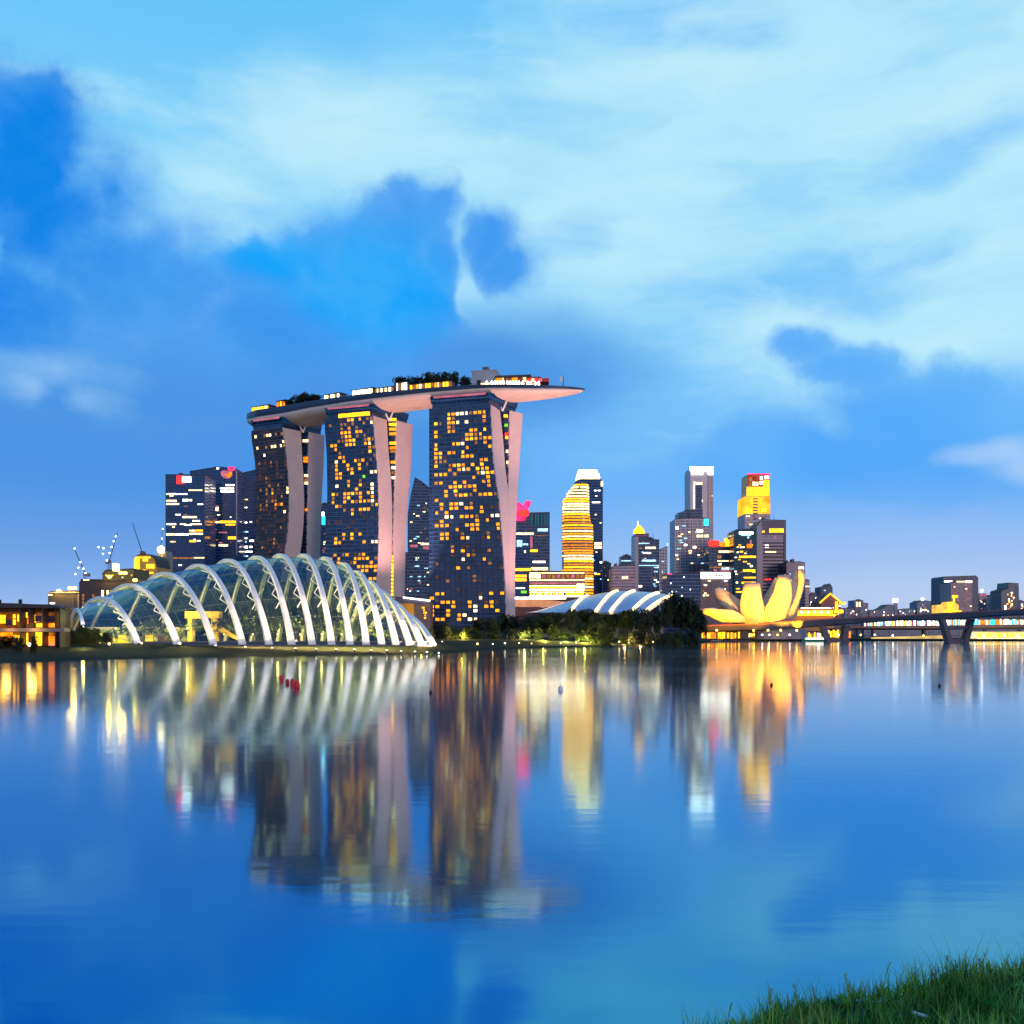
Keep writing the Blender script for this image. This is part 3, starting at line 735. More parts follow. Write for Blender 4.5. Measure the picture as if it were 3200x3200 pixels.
# deck trees
rd = random.Random(5)
for k, (px, wd, h) in enumerate([(884, 34, 7), (905, 40, 10), (930, 44, 12), (950, 40, 14.5), (972, 40, 10.5), (992, 34, 9)]):
    h = h * .75 + 2.2; wd *= 1.2; p = deck_at(px, 11)[0]
    tree('deck_tree', px, HY - (p.z + h - EYE) * F / p.y, p.y, wd, f'{ordinal(k + 1)} from the left in the dark tree clump at the deck end', 'trees on the sky deck', k % 2, p.z)
for k, (px, wd, h) in enumerate([(1246, 38, 12), (1262, 34, 13), (1284, 36, 12), (1312, 40, 11.5), (1340, 46, 13.5), (1362, 36, 13), (1388, 40, 13), (1406, 36, 12.5), (1424, 22, 13), (1448, 28, 9), (1462, 26, 7)]):
    h += 4; wd *= 1.15; p = deck_at(px, 7)[0]
    tree('deck_tree', px, HY - (p.z + h - EYE) * F / p.y, p.y, wd, f'{ordinal(k + 1)} from the left of the deck trees beside the box building', 'trees on the sky deck', k % 2, p.z)

# ------------------------------------------------------------------ glasshouse
RIB = [(260, 1968, 238, 1903), (430, 2012, 312, 1866), (554, 2008, 400, 1826), (666, 2009, 510, 1790), (757, 2006, 615, 1765), (840, 2009, 708, 1749), (911, 2010, 798, 1739), (975, 2010, 872, 1733),
       (1036, 2006, 945, 1733), (1093, 2006, 1012, 1742), (1144, 2006, 1070, 1760), (1192, 2004, 1110, 1785), (1236, 2003, 1145, 1815), (1279, 2003, 1172, 1842), (1316, 2004, 1200, 1872), (1352, 2003, 1232, 1908)]
DN, DM, DF = 392, 438, 486
def rib_pt(k, th, off=0.0):
    nx, ny, ax, ay = RIB[k]
    dn = DN if k else 400
    N = Vector((X_(nx, dn), dn)); A = Vector((X_(ax, DM), DM)); Fa = A * 2 - N; Fa = A + (A - N) * 1.02
    zb = 4.0 if k else 11.0
    H = Z_(ay, DM) - zb
    c2 = math.cos(th); s = .5 - .5 * c2
    xy = N.lerp(Fa, s); z = zb - .3 + H * max(math.sin(th), 0) ** 1.75
    p = Vector((xy.x, xy.y, z))
    if off:
        ctr = Vector((A.x, A.y, zb + H * .25)); p = p + (ctr - p).normalized() * off
    return p
dome = thing('glasshouse', (X_(880, 438), 438, 4), 'huge shell-shaped glasshouse with white floodlit arched ribs on the bank', 'glasshouse')
NT_ = 30
for k in range(len(RIB)):
    rings = []
    for i in range(NT_ + 1):
        th = math.pi * i / NT_
        p = rib_pt(k, th); t_ = (rib_pt(k, min(math.pi, th + .03)) - rib_pt(k, max(0, th - .03))).normalized()
        nx, ny, ax, ay = RIB[k]
        pl = (Vector((X_(ax, DM), DM, 0)) - Vector((X_(nx, DN), DN, 0))); side_ = pl.normalized().cross(Vector((0, 0, 1)))
        up = side_.cross(t_).normalized()
        wd = lerp(1.55, .8, math.sin(th) ** .7) * (1 if k else .6); dp = .75
        rings.append([p + side_ * wd + up * dp, p - side_ * wd + up * dp, p - side_ * wd - up * dp, p + side_ * wd - up * dp])
    rib = MB().loft(rings).build('rib', M['white_steel'], dome)
    # triangulated struts joining rib and glass near the shoulder
    z_ = MB(); sh_ = Vector((-3.4, .8, -.3))
    ths = [math.pi * (.20 + .026 * j) for j in range(9)]
    for j in range(8):
        a = rib_pt(k, ths[j], 0.2) + (sh_ if j % 2 == 0 else sh_ * .2); b = rib_pt(k, ths[j + 1], .2) + (sh_ if j % 2 else sh_ * .2)
        z_.tube([a, b], .2, 4)
    if k > 0: z_.build('truss', M['white_steel'], rib)
shell = []
for k in range(len(RIB)):
    shell.append([rib_pt(k, math.pi * i / NT_, 1.0) for i in range(NT_ + 1)])
gs = MB()
gs.loft(shell, cap=False, closed=False)
pane = gs.build('glass_shell', M['glass'], dome, smooth=True)
bl = []
for k in range(2, len(RIB)):
    bl.append([rib_pt(k, math.pi * f, -2.0) for f in (1.0, .95, .9, .85, .80, .76, .72, .69)])
blm = MB(); blm.loft(bl, cap=False, closed=False)
blm.build('dark_backing', mat('dark_backing_sheet', (.09, .095, .06), .8, var=.35, vscale=.12), dome, smooth=True)  # dark sheet added behind the ribs to block the sky seen through glass
mul = MB()      # fine glazing bars
for k in range(len(RIB) - 1):
    for i in range(1, NT_, 2):
        mul.tube([shell[k][i], shell[k + 1][i]], .07, 3)
    for f in (.33, .66):
        mul.tube([shell[k][i].lerp(shell[k + 1][i], f) for i in range(0, NT_ + 1, 2)], .06, 3)
mul.build('glazing_bars', mat('glazing_bar', (.09, .11, .12), .5), dome)
bw = MB()       # low base wall
base_n = [rib_pt(k, .0, 1.5) for k in range(1, len(RIB))]
for a, b in zip(base_n, base_n[1:]):
    bw.slab(Vector((a.x, a.y, 3)), Vector((b.x, b.y, 3)), Vector((b.x, b.y, 5.2)), Vector((a.x, a.y, 5.2)), (0, .6, 0))
bw.build('base_wall', M['stone'], dome)
# terrace, planted mound, pavilion inside
t = thing('planting_terrace', (X_(430, 425), 425, 4), 'long pale green lit terrace wall inside the left part of the glasshouse', 'terrace')
MB().box(X_(275, 425), X_(560, 425), 425, 436, 4, 11).build('wall', mat('terrace_wall', (.30, .34, .16), .8, var=.3, vscale=.3), t)
MB().box(X_(275, 425), X_(560, 425), 424.3, 425, 10.4, 11.2).build('coping', M['plainwall'], t)
for k in range(7): 
    a = 285 + k * 42
    MB().box(X_(a, 424), X_(a + 22, 424), 424.4, 424.95, 4.4, 7.6).build('opening', M['gold' if k in (2, 4) else 'dull'], t)
t = thing('garden_gate', (X_(635, 420), 420, 4), 'golden square gateway inside the glasshouse behind its fourth rib', 'gateway')
ym = mat('gate_gold_paint', (.55, .34, .03), .5)
for a, b in ((590, 604), (664, 680)): MB().box(X_(a, 420), X_(b, 420), 418, 422, 4, 15).build('post', ym, t)
MB().box(X_(584, 420), X_(690, 420), 417.5, 422.5, 15, 18).build('lintel', ym, t)
MB().slab(P(682, 1952, 419), P(760, 2004, 419), P(760, 2010, 419), P(682, 1972, 419), (0, 2, 0)).build('ramp', ym, t)
pm = MB(); rp = random.Random(8)
for _ in range(5200):
    px = rp.uniform(330, 1230); D = rp.uniform(414, 462)
    env = interp([(330, 5), (480, 8), (700, 13), (950, 15), (1100, 11), (1230, 5)], px) * (.45 + .75 * (mnoise.noise(Vector((px * .012, D * .06, 2))) + .5))
    z = 4 + max(.5, env) * rp.uniform(.4, 1) ** .6
    p = Vector((X_(px, D), D, z)); a = Vector((rp.gauss(0, 1), rp.gauss(0, 1), rp.gauss(0, .8))).normalized(); b = a.orthogonal().normalized(); l = rp.uniform(.5, 1.2)
    pm.add([p - a * l, p + b * l * .5, p + a * l, p - b * l * .5], [(0, 1, 2, 3)])
tag(pm.build('indoor_planting', M['leaf2']), 'mass of shrubs and plants growing inside the glasshouse', 'planting', kind='stuff')
for k, (px, yt, wd) in enumerate([(470, 1930, 60), (690, 1890, 50), (800, 1900, 60), (930, 1880, 60), (1040, 1900, 60), (1130, 1925, 46)]):
    tree('indoor_tree', px, yt, 440, wd, f'{ordinal(k + 1)} from the left of the trees growing inside the glasshouse', 'trees inside the glasshouse', 2 + k % 2, 4.2)
def light_post(name, p, h, label, cat, group, em='lamp', r=.42, energy=0, color=(1, .8, .45)):
    t = thing(name, p, label, cat, group)
    p = Vector(p)
    MB().tube([p, p + Vector((0, 0, h))], .08, 5).build('post', M['darkmetal'], t)
    MB().ball(p + Vector((0, 0, h + r)), r, 8, 6).build('globe', M[em], t, smooth=True)
    if energy: lamp_light('lamp_light', p + Vector((0, -.2, h + r * 2 + .5)), energy, color, parent=t, radius=r)
    return t
for k, px in enumerate([361, 478, 585, 700, 790, 868, 938, 1005, 1068, 1125, 1180]):
    light_post('indoor_lamp', (X_(px, 455 if k % 2 else 412), 455 if k % 2 else 412, 4.2), 6 if px < 600 else 3.4, f'{ordinal(k + 1)} from the left of the round lamps inside the glasshouse', 'lamp', 'lamps inside the glasshouse', 'lamp', .38, 42000, (1, .72, .20))
# floodlights at the foot of each rib
rib_light = []
for k in range(len(RIB)):
    f = rib_pt(k, .04); nx, ny, ax, ay = RIB[k]
    p = Vector((f.x + 3.0, f.y - 6.5, gz(nx, f.y - 6.5) + .1)) if k else Vector((f.x + 2, f.y - 4, 10.2))
    t = thing('rib_floodlight', p, f'small floodlight at the foot of the {ordinal(k + 1)} white rib from the left', 'floodlight', 'floodlights at the rib feet')
    MB().box(p.x - .35, p.x + .35, p.y - .2, p.y + .2, p.z - .2, p.z + .9).build('housing', M['darkmetal'], t)
    MB().box(p.x - .3, p.x + .3, p.y - .15, p.y + .35, p.z + .9, p.z + 1.05).build('lens', M['lampw'], t)
    lamp_light('flood_beam', p + Vector((0, .2, 1.4)), 210000 if k else 16000, (1, .74, .46), target=rib_pt(k, .62), angle=44, radius=.5, parent=t, blend=.8)

# ------------------------------------------------------------------ bank planting and lamps
def row(name, lst, D, lab, group, var=None, cat='tree'):
    for k, (px, yt, wd) in enumerate(lst):
        tree(name, px + rt.uniform(-7, 7), yt + rt.uniform(-9, 15), D + rt.uniform(-14, 14), wd * rt.uniform(.72, 1.25), lab.format(o=ordinal(k + 1)), group, var, cat=cat)
row('park_tree', [(1498, 1936, 60), (1535, 1922, 66), (1572, 1908, 70), (1610, 1912, 66), (1652, 1916, 70), (1690, 1904, 70), (1735, 1910, 72), (1780, 1908, 74), (1826, 1906, 72), (1872, 1910, 76), (1920, 1906, 76), (1966, 1909, 74), (2010, 1906, 72), (2050, 1898, 66)],
    655, '{o} from the left of the dark trees in front of the silver vaulted roof', 'dark trees behind the bank', 0)
row('park_tree', [(2078, 1862, 66), (2112, 1836, 80), (2150, 1846, 74), (2185, 1900, 60)], 690, '{o} from the left of the tallest dark trees beside the bridge', 'tall dark trees by the bridge', 1)
row('bush', [(1366, 1952, 44), (1395, 1948, 50), (1425, 1958, 46), (1458, 1952, 54), (1500, 1958, 54), (1545, 1962, 52), (1590, 1956, 52), (1640, 1962, 56), (1680, 1956, 50), (1722, 1950, 52), (1765, 1956, 50), (1806, 1946, 54), (1850, 1952, 50), (1895, 1948, 52), (1940, 1954, 54), (1985, 1950, 56), (2030, 1954, 54), (2075, 1956, 56), (2120, 1958, 60), (2160, 1965, 50)],
    610, '{o} from the left of the rounded bushes right of the glasshouse', 'bushes along the right bank', None, 'bush')
row('bush', [(1340, 1950, 40), (1310, 1966, 34), (1290, 1978, 26)], 470, '{o} from the right of the shrubs behind the glasshouse right end', 'shrubs at the glasshouse end', 3, 'bush')
row('bush', [(222, 1966, 40), (252, 1958, 50), (292, 1962, 60), (330, 1976, 44), (236, 1988, 36), (262, 1990, 36)], 372, '{o} of the shrubs clustered before the left tip of the glasshouse', 'shrubs at the glasshouse tip', 3, 'bush')
row('bush', [(-10, 1990, 60), (24, 1986, 70), (54, 1996, 40), (112, 1978, 26)], 325, '{o} from the left of the black bushes before the lit pavilion', 'bushes before the pavilion', 0, 'bush')
LP = [92, 341, 443, 562, 650, 733, 812, 866, 926, 996, 1056, 1115, 1165, 1235, 1288, 1382, 1492, 1540, 1578, 1622, 1661, 1705, 1752, 1800, 1846, 1893, 1935, 1985, 2040, 2090]
for k, px in enumerate(LP):
    off = (52 if px < 1400 else 22) + (k * 37 % 11 - 5) * .9
    D = interp(SHORE, px) + off
    light_post('shore_lamp', (X_(px, D), D, gz(px, D) - .1), .8, f'{ordinal(k + 1)} from the left of the small round lamps along the grassy shore', 'lamp', 'round lamps along the shore', 'lamp' if k % 3 else 'lamp_soft', (.26, .44, .34, .5, .3)[k % 5] if px != 92 else .7)
for k, (px, y, D, cl) in enumerate([(1700, 1990, 585, (1, .85, .08)), (1772, 1985, 590, (.95, .9, .2)), (1832, 1985, 590, (1, .85, .1)), (1900, 1990, 595, (1, .82, .1)), (1960, 1985, 592, (1, .6, .2)), (1440, 1985, 585, (1, .7, .1)), (1640, 1985, 600, (1, .8, .2)), (2010, 1985, 596, (1, .5, .15)), (280, 2005, 356, (1, .8, .15)), (1320, 1990, 452, (1, .7, .15))]):
    p = Vector((X_(px, D), D + (13 if k < 8 else -6), gz(px, D)))
    t = thing('garden_floodlight', p, f'{ordinal(k + 1)} of the yellow garden floodlights shining on bushes along the bank', 'floodlight', 'garden floodlights by the bushes')
    MB().box(p.x - .4, p.x + .4, p.y - .2, p.y + .2, p.z - .1, p.z + .7).build('housing', M['darkmetal'], t)
    MB().box(p.x - .35, p.x + .35, p.y + .2, p.y + .32, p.z + .15, p.z + .65).build('lens', M['flood'], t)
    lamp_light('flood_beam', p + Vector((0, .6, 1.6)), 2500 if k == 8 else 34000, cl, parent=t, radius=.5)

# ------------------------------------------------------------------ generic buildings
GB = 4.0
def outline(pts, D, thick=1.2):
    return MB().prism([(X_(x, D), Z_(y, D)) for x, y in pts], D - thick, D)
def rounded(x0, x1, y0, y1, r=3):
    out = []
    for cx_, cy_, a0 in ((x1 - r, y0 + r, -90), (x1 - r, y1 - r, 0), (x0 + r, y1 - r, 90), (x0 + r, y0 + r, 180)):
        for k in range(4):
            a = math.radians(a0 + k * 30); out.append((cx_ + r * math.cos(a), cy_ + r * math.sin(a)))
    return out
class Bld:
    def __init__(s, name, label, roof, D, depth, wall, cat='building', zb=GB, roofmat='roofdark', group=None):
        xs = [p[0] for p in roof]; s.D = D; s.depth = depth
        s.root = thing(name, (X_((min(xs) + max(xs)) / 2, D), D + depth / 2, zb), label, cat, group)
        pts = [(X_(x, D), Z_(y, D)) for x, y in roof]
        out = [(pts[0][0], zb - .5)] + pts + [(pts[-1][0], zb - .5)]
        # drop duplicate verticals
        MB().prism(out, D, D + depth).build('wall', M[wall] if isinstance(wall, str) else wall, s.root)
        rb = MB()
        for (xa, za), (xb, zb2) in zip(pts, pts[1:]):
            if abs(xb - xa) > 1.5:
                rb.hexa([(xa, D - .3, za), (xb, D - .3, zb2), (xb, D + depth + .3, zb2), (xa, D + depth + .3, za), (xa, D - .3, za + .9), (xb, D - .3, zb2 + .9), (xb, D + depth + .3, zb2 + .9), (xa, D + depth + .3, za + .9)])
        if rb.v: rb.build('roof', M[roofmat], s.root)
        r = random.Random(int(xs[0] * 7 + D))
        for (xa, ya), (xb, yb) in zip(roof, roof[1:]):
            if xb - xa > 24 and abs(yb - ya) < 3 and D > 500 and name in ('office_tower', 'office_block', 'city_block', 'apartment_slab'):
                for q in range(r.randint(1, 3)):
                    a = r.uniform(xa + 2, xb - 14); wd = r.uniform(5, 11); h = r.uniform(2.5, 5)
                    MB().box(X_(a, D), X_(a + wd, D), D + 6, D + 16, Z_((ya + yb) / 2, D) + .5, Z_((ya + yb) / 2, D) + h).build('roof_plant', M['stone'], s.root)
                if r.random() < .6:
                    a = r.uniform(xa + 4, xb - 4); z = Z_((ya + yb) / 2, D)
                    MB().tube([(X_(a, D), D + 9, z + .5), (X_(a, D), D + 9, z + r.uniform(6, 12))], [.35, .12], 5).build('antenna', M['darkmetal'], s.root)
    def panel(s, name, px0, px1, y0, y1, m, proud=.35, D=None):
        D = D or s.D
        return MB().box(X_(px0, D), X_(px1, D), D - proud, D - .04, Z_(y1, D), Z_(y0, D)).build(name, M[m] if isinstance(m, str) else m, s.root)
    def block(s, name, roof, D, depth, wall, zb=GB):
        pts = [(X_(x, D), Z_(y, D)) for x, y in roof]
        return MB().prism([(pts[0][0], zb)] + pts + [(pts[-1][0], zb)], D, D + depth).build(name, M[wall] if isinstance(wall, str) else wall, s.root)
    def strips(s, lst, D=None):
        for (a, b, y, h, k) in lst: s.panel('window_band', a, b, y - h / 2, y + h / 2, k, D=D)
    def rnd(s, px0, px1, y0, y1, n, kinds, seed, lo=4, hi=26, h=3.2, step=6.5, D=None):
        r = random.Random(seed); rows = max(1, int((y1 - y0) / step))
        used = set()
        for _ in range(n):
            q = r.randrange(rows); a = r.uniform(px0, px1 - lo); L = min(r.uniform(lo, hi), px1 - a)
            cellk = (q, int(a / 8))
            if cellk in used: continue
            used.add(cellk)
            for extra in range(1, 4): used.add((q, cellk[1] + extra))
            # runs broken into separate windows of one band
            k = r.choice(kinds); mb = MB(); x = a; Dd = D or s.D
            while x < a + L - 1:
                wd = r.uniform(1.5, 4.5); e = min(x + wd, a + L)
                yy = y0 + (q + .5) * step
                mb.box(X_(x, Dd), X_(e, Dd), Dd - .3, Dd - .04, Z_(yy + h / 2, Dd), Z_(yy - h / 2, Dd)); x = e + r.uniform(.4, 1.8)
            if mb.v: mb.build('window_band', M[k], s.root)
    def fins(s, px0, px1, y0, y1, n, m, wpx=.8, proud=.6, D=None):
        mb = MB(); D = D or s.D
        for i in range(n + 1):
            x = lerp(px0, px1, i / n); mb.box(X_(x - wpx / 2, D), X_(x + wpx / 2, D), D - proud, D - .04, Z_(y1, D), Z_(y0, D))
        return mb.build('fins', M[m] if isinstance(m, str) else m, s.root)
    def plant(s, px0, px1, y, hpx, m='stone', dd=8):
        D = s.D + dd
        return MB().box(X_(px0, D), X_(px1, D), D, D + 10, Z_(y, D) - .5, Z_(y - hpx, D)).build('roof_plant', M[m], s.root)

W_, C_, G_, K_ = 'white', 'cream', 'gold', 'cool'
# --- left financial blocks
b = Bld('office_tower', 'dark blue flat-topped office tower with red and white rooftop sign, left of slanted one', [(517, 1484), (640, 1485)], 1240, 45, 'navy')
b.panel('sign', 553, 575, 1487, 1512, 'red', .5); b.panel('sign', 570, 597, 1489, 1507, 'white', .9)
b.strips([(520, 540, 1544, 4, C_), (541, 585, 1544, 3, W_), (590, 632, 1532, 3, C_), (520, 552, 1565, 5, C_), (571, 588, 1563, 6, W_), (520, 560, 1575, 5, C_), (592, 600, 1563, 6, C_), (570, 615, 1616, 5, C_), (521, 550, 1638, 4, W_), (562, 582, 1638, 3, C_), (594, 630, 1638, 4, C_), (520, 545, 1670, 6, C_), (548, 590, 1670, 5, W_), (592, 634, 1668, 5, C_), (592, 612, 1658, 4, C_), (613, 634, 1658, 5, G_), (592, 612, 1691, 6, G_), (616, 626, 1690, 3, W_), (525, 605, 1744, 5, 'dull'), (606, 638, 1743, 3, C_), (558, 568, 1766, 3, W_)])
b.rnd(520, 636, 1540, 1700, 16, [C_, W_, 'dull'], 2)
b = Bld('office_tower', 'dark blue office tower with slanted roof and pink emblem, behind the left one', [(593, 1474), (680, 1460), (736, 1465)], 1300, 50, 'navy')
b.panel('edge_strip', 738, 741.5, 1470, 1735, 'plainwall', 1)  # plain pale wall strip along the tower edge
outline([(690, 1475), (700, 1470), (714, 1472), (726, 1472), (726, 1486), (716, 1496), (700, 1494), (692, 1486)], 1299.5, 1).build('sign', M['rose'], b.root)
outline([(702, 1482), (710, 1484), (722, 1474), (725, 1482), (718, 1492), (708, 1488)], 1298, 1).build('sign', M['orange'], b.root)
outline(rounded(712, 736, 1459, 1470, 5), 1299.5, 1).build('sign', M['pink'], b.root)
b.panel('roof_lamp', 677, 684, 1461, 1466, 'white')
b.strips([(706, 732, 1516, 4, W_), (688, 731, 1526, 4, W_), (690, 731, 1535, 6, W_), (672, 684, 1583, 6, 'rose'), (664, 682, 1594, 5, C_), (670, 683, 1590, 8, C_), (668, 685, 1632, 4, C_), (687, 737, 1631, 7, G_), (705, 735, 1640, 4, G_), (684, 710, 1664, 4, 'rose'), (713, 740, 1681, 8, G_), (685, 695, 1696, 4, 'rose'), (684, 712, 1704, 6, C_), (640, 655, 1680, 7, G_), (640, 655, 1690, 7, C_), (640, 654, 1553, 5, W_)])
b.rnd(662, 734, 1580, 1720, 14, [C_, 'dull', 'rose'], 4, 3, 12)
b = Bld('office_tower', 'dark blue sloping office tower squeezed against the left hotel tower', [(741, 1483), (795, 1470), (830, 1470)], 1350, 40, 'navy')
b.strips([(745, 760, 1563, 5, W_), (764, 774, 1561, 3, C_), (768, 772, 1586, 3, W_), (764, 772, 1633, 4, W_), (781, 787, 1631, 3, W_), (758, 776, 1662, 4, K_), (745, 772, 1682, 4, W_), (745, 770, 1693, 6, K_), (780, 793, 1690, 5, W_), (745, 774, 1710, 7, W_), (780, 788, 1709, 5, W_), (742, 788, 1724, 4, W_), (745, 775, 1738, 4, K_)])
# --- behind, between hotel towers
b = Bld('office_tower', 'curved sail-topped blue glass tower seen between the middle and right hotel towers', [(1274, 1610), (1283, 1550), (1296, 1493), (1318, 1506), (1345, 1528)], 1300, 40, 'navy2')
b.rnd(1276, 1340, 1570, 1720, 20, [C_, 'rose', K_, 'dull'], 9, 3, 10)
b.strips([(1282, 1305, 1706, 8, 'rose'), (1315, 1340, 1700, 6, C_), (1322, 1340, 1712, 8, 'rose')])
b = Bld('office_block', 'lower dark block in front of the sail-topped tower between two hotel towers', [(1262, 1727), (1350, 1735)], 1180, 40, 'navy2')
b.rnd(1270, 1340, 1740, 1860, 18, [W_, K_, C_, 'rose'], 10, 3, 12)
b = Bld('office_block', 'narrow dark building with teal lights glimpsed between left and middle hotel towers', [(1000, 1578), (1030, 1578)], 1150, 30, 'navy2')
b.panel('sign', 1006, 1013, 1600, 1612, 'white'); b.panel('light_panel', 1006, 1016, 1614, 1640, 'cyan'); b.rnd(1003, 1018, 1645, 1740, 8, [W_, 'rose', C_], 6, 3, 8)
# --- right of the right hotel tower
b = Bld('office_tower', 'dark office tower with teal glass top and glowing pink rooftop ornament', [(1600, 1605), (1718, 1602)], 1250, 50, 'navy2')
b.panel('teal_screen', 1656, 1714, 1606, 1642, facade('teal_screen_glass', (.01, .13, .17), (.05, .2, .25), 40, 4.0, .02, .3, .2, .6), .6)
outline([(1612, 1566), (1624, 1572), (1634, 1580), (1642, 1566), (1654, 1565), (1660, 1570), (1655, 1584), (1648, 1592), (1655, 1600), (1652, 1612), (1644, 1616), (1640, 1628), (1626, 1628), (1612, 1616)], 1249, 3).build('ornament', M['pink'], b.root)
outline(rounded(1620, 1652, 1594, 1614, 8), 1245.5, 2).build('ornament', M['red'], b.root)
b.panel('sign', 1612, 1640, 1612, 1628, 'pink', .5)
b.strips([(1680, 1712, 1656, 9, K_), (1613, 1668, 1668, 6, C_), (1672, 1710, 1674, 2, 'dull'), (1657, 1664, 1694, 36, 'rose'), (1656, 1680, 1721, 7, G_), (1665, 1704, 1756, 5, W_), (1660, 1712, 1775, 4, C_), (1663, 1713, 1780, 3, C_)])
b.block('front_block', [(1598, 1670), (1657, 1672)], 1235, 14, 'navy')
b.panel('sign', 1615, 1632, 1688, 1708, 'cool', .6, D=1235); b.panel('window_band', 1634, 1650, 1698, 1704, 'cool', D=1235)
b.strips([(1610, 1660, 1780, 8, 'yellow'), (1610, 1645, 1800, 8, G_), (1610, 1645, 1812, 8, 'yellow'), (1628, 1646, 1850, 8, 'green'), (1638, 1643, 1724, 7, C_), (1612, 1640, 1838, 3, W_)], D=1235)
b = Bld('office_tower', 'dark blue rear tower with glowing stepped cream crown behind golden round tower', [(1795, 1512), (1800, 1504), (1812, 1499), (1879, 1499), (1884, 1512)], 1420, 40, 'navy')
for k, (x0, x1, y0, y1) in enumerate([(1802, 1875, 1488, 1499), (1804, 1873, 1479, 1487), (1808, 1868, 1468, 1478)]):
    MB().box(X_(x0, 1424), X_(x1, 1424), 1424, 1450, Z_(y1, 1424), Z_(y0, 1424)).build('crown_tier', M['cream'], b.root)
b.panel('roof_lamp', 1878, 1884, 1504, 1520, 'cream', 1); b.panel('corner_post', 1881, 1884, 1700, 1850, 'plainwall', 1)
b.strips([(1857, 1864, 1533, 3, W_), (1868, 1876, 1533, 3, W_), (1850, 1875, 1570, 3, W_), (1858, 1880, 1699, 8, C_), (1858, 1880, 1710, 8, C_), (1875, 1882, 1757, 5, W_), (1857, 1875, 1794, 4, G_)])
b.rnd(1846, 1880, 1540, 1850, 12, [K_, C_, 'dull'], 21, 3, 9)
# golden rounded tower: floors as glowing rings of different curvature
t = thing('residential_tower', (X_(1808, 1340), 1360, GB), 'golden lit round-cornered tower with glowing curved floor bands and swept top', 'tower')
def gold_left(y): return interp([(1508, 1800), (1520, 1788), (1535, 1775), (1550, 1766), (1562, 1759.5), (1600, 1758), (1860, 1758)], y)
def gold_right(y): return interp([(1508, 1838), (1520, 1842), (1600, 1843), (1632, 1848), (1640, 1855), (1860, 1856)], y)
def gring(y, D, sh=0.0):
    l, r = gold_left(y) + sh, gold_right(y) - sh; pts = []
    z = Z_(y, D); cx_ = (l + r) / 2; hw = (r - l) / 2 / F * D
    X0 = X_(cx_, D)
    for a in range(13):
        th = math.pi * a / 12
        pts.append(Vector((X0 - hw * math.copysign(abs(math.cos(th)) ** .7, math.cos(th)), D + 8 - 10 * math.sin(th) ** .8, z)))
    return pts + [Vector((X0 + hw, D + 34, z)), Vector((X0 - hw, D + 34, z))]
D0 = 1340
MB().loft([gring(y, D0, 2.2) for y in (1868, 1800, 1700, 1645, 1640, 1632, 1616, 1600, 1580, 1562, 1555, 1545, 1530, 1518, 1508)]).build('wall', facade('gold_tower_wall', (.05, .05, .06), (.2, .17, .12), 4, 5, .3, .1, .3, .5), t)
rg = random.Random(31); y = 1513
while y < 1862:
    h = rg.choice([4.0, 4.6, 5.2]); k = rg.choice(['cream', 'cream', 'cream', 'gold']) if y < 1600 else rg.choice(['cream', 'gold', 'amber', 'amber', 'amber2'])
    ra, rb2 = gring(y + h, D0, 0), gring(y, D0, 0)
    # a band that may start part way along the curve
    i0 = rg.choice([0, 0, 0, 1, 2]); i1 = rg.choice([12, 12, 11, 12])
    vs = ra[i0:i1 + 1] + rb2[i0:i1 + 1]; n = i1 - i0 + 1
    inner = [Vector((p.x, p.y + 1.2, p.z)) for p in vs]
    mb = MB(); rings = [[vs[i], vs[n + i], inner[n + i], inner[i]] for i in range(n)]
    mb.loft(rings); mb.build('floor_band', M[k], t)
    y += h + rg.choice([3.4, 4.2, 5.0])
# white banded building in front
b = Bld('casino_block', 'long low building with white and yellow horizontal light bands before golden tower', [(1652, 1786), (1828, 1788)], 1000, 40, 'roofdark')
b.panel('lit_storey', 1654, 1690, 1794, 1807, 'cream', .6)
for k in range(9): b.panel('window', 1694 + k * 15, 1706 + k * 15, 1795, 1808, 'dull' if k % 3 else 'rose', .4)
for y0, y1, m_ in ((1789, 1792, 'cream'), (1811, 1815, 'cream'), (1820, 1825, 'rose'), (1829, 1833, 'cream'), (1834, 1838, 'gold'), (1841, 1845, 'white'), (1849, 1852, 'cream'), (1862, 1865, 'white')):
    b.panel('light_band', 1655, 1826, y0, y1, m_, .8)
for k in range(12): b.panel('window', 1656 + k * 9, 1662 + k * 9, 1853, 1861, 'cream' if k % 2 else 'gold', .4)
b.panel('window_band', 1768, 1824, 1853, 1861, 'gold', .4); b.panel('lit_storey', 1802, 1826, 1824, 1840, 'cream', 1.0)
# mall roofs
t = thing('mall_roof', (X_(1680, 920), 920, GB), 'peach glowing sloping mall roof right of the hotel tower foot', 'building')
MB().prism([(X_(1575, 905), 3), (X_(1575, 905), Z_(1868, 905)), (X_(1640, 905), Z_(1868, 905)), (X_(1765, 905), Z_(1880, 905)), (X_(1765, 905), Z_(1888, 905)), (X_(1690, 905), Z_(1895, 905)), (X_(1690, 905), 3)], 905, 960).build('roof', emit('glowing_peach_canopy', (1, .42, .22), .75, .25, .05), t)  # roof emits its own peach glow in place of floodlights
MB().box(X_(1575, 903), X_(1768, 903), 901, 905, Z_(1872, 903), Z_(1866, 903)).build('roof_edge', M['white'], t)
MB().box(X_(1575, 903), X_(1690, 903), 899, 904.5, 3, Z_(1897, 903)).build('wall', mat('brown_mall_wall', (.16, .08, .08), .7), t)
t = thing('event_hall', (X_(1880, 820), 845, GB), 'silver vaulted hall roof with glowing curved cream ribs behind dark trees', 'building')
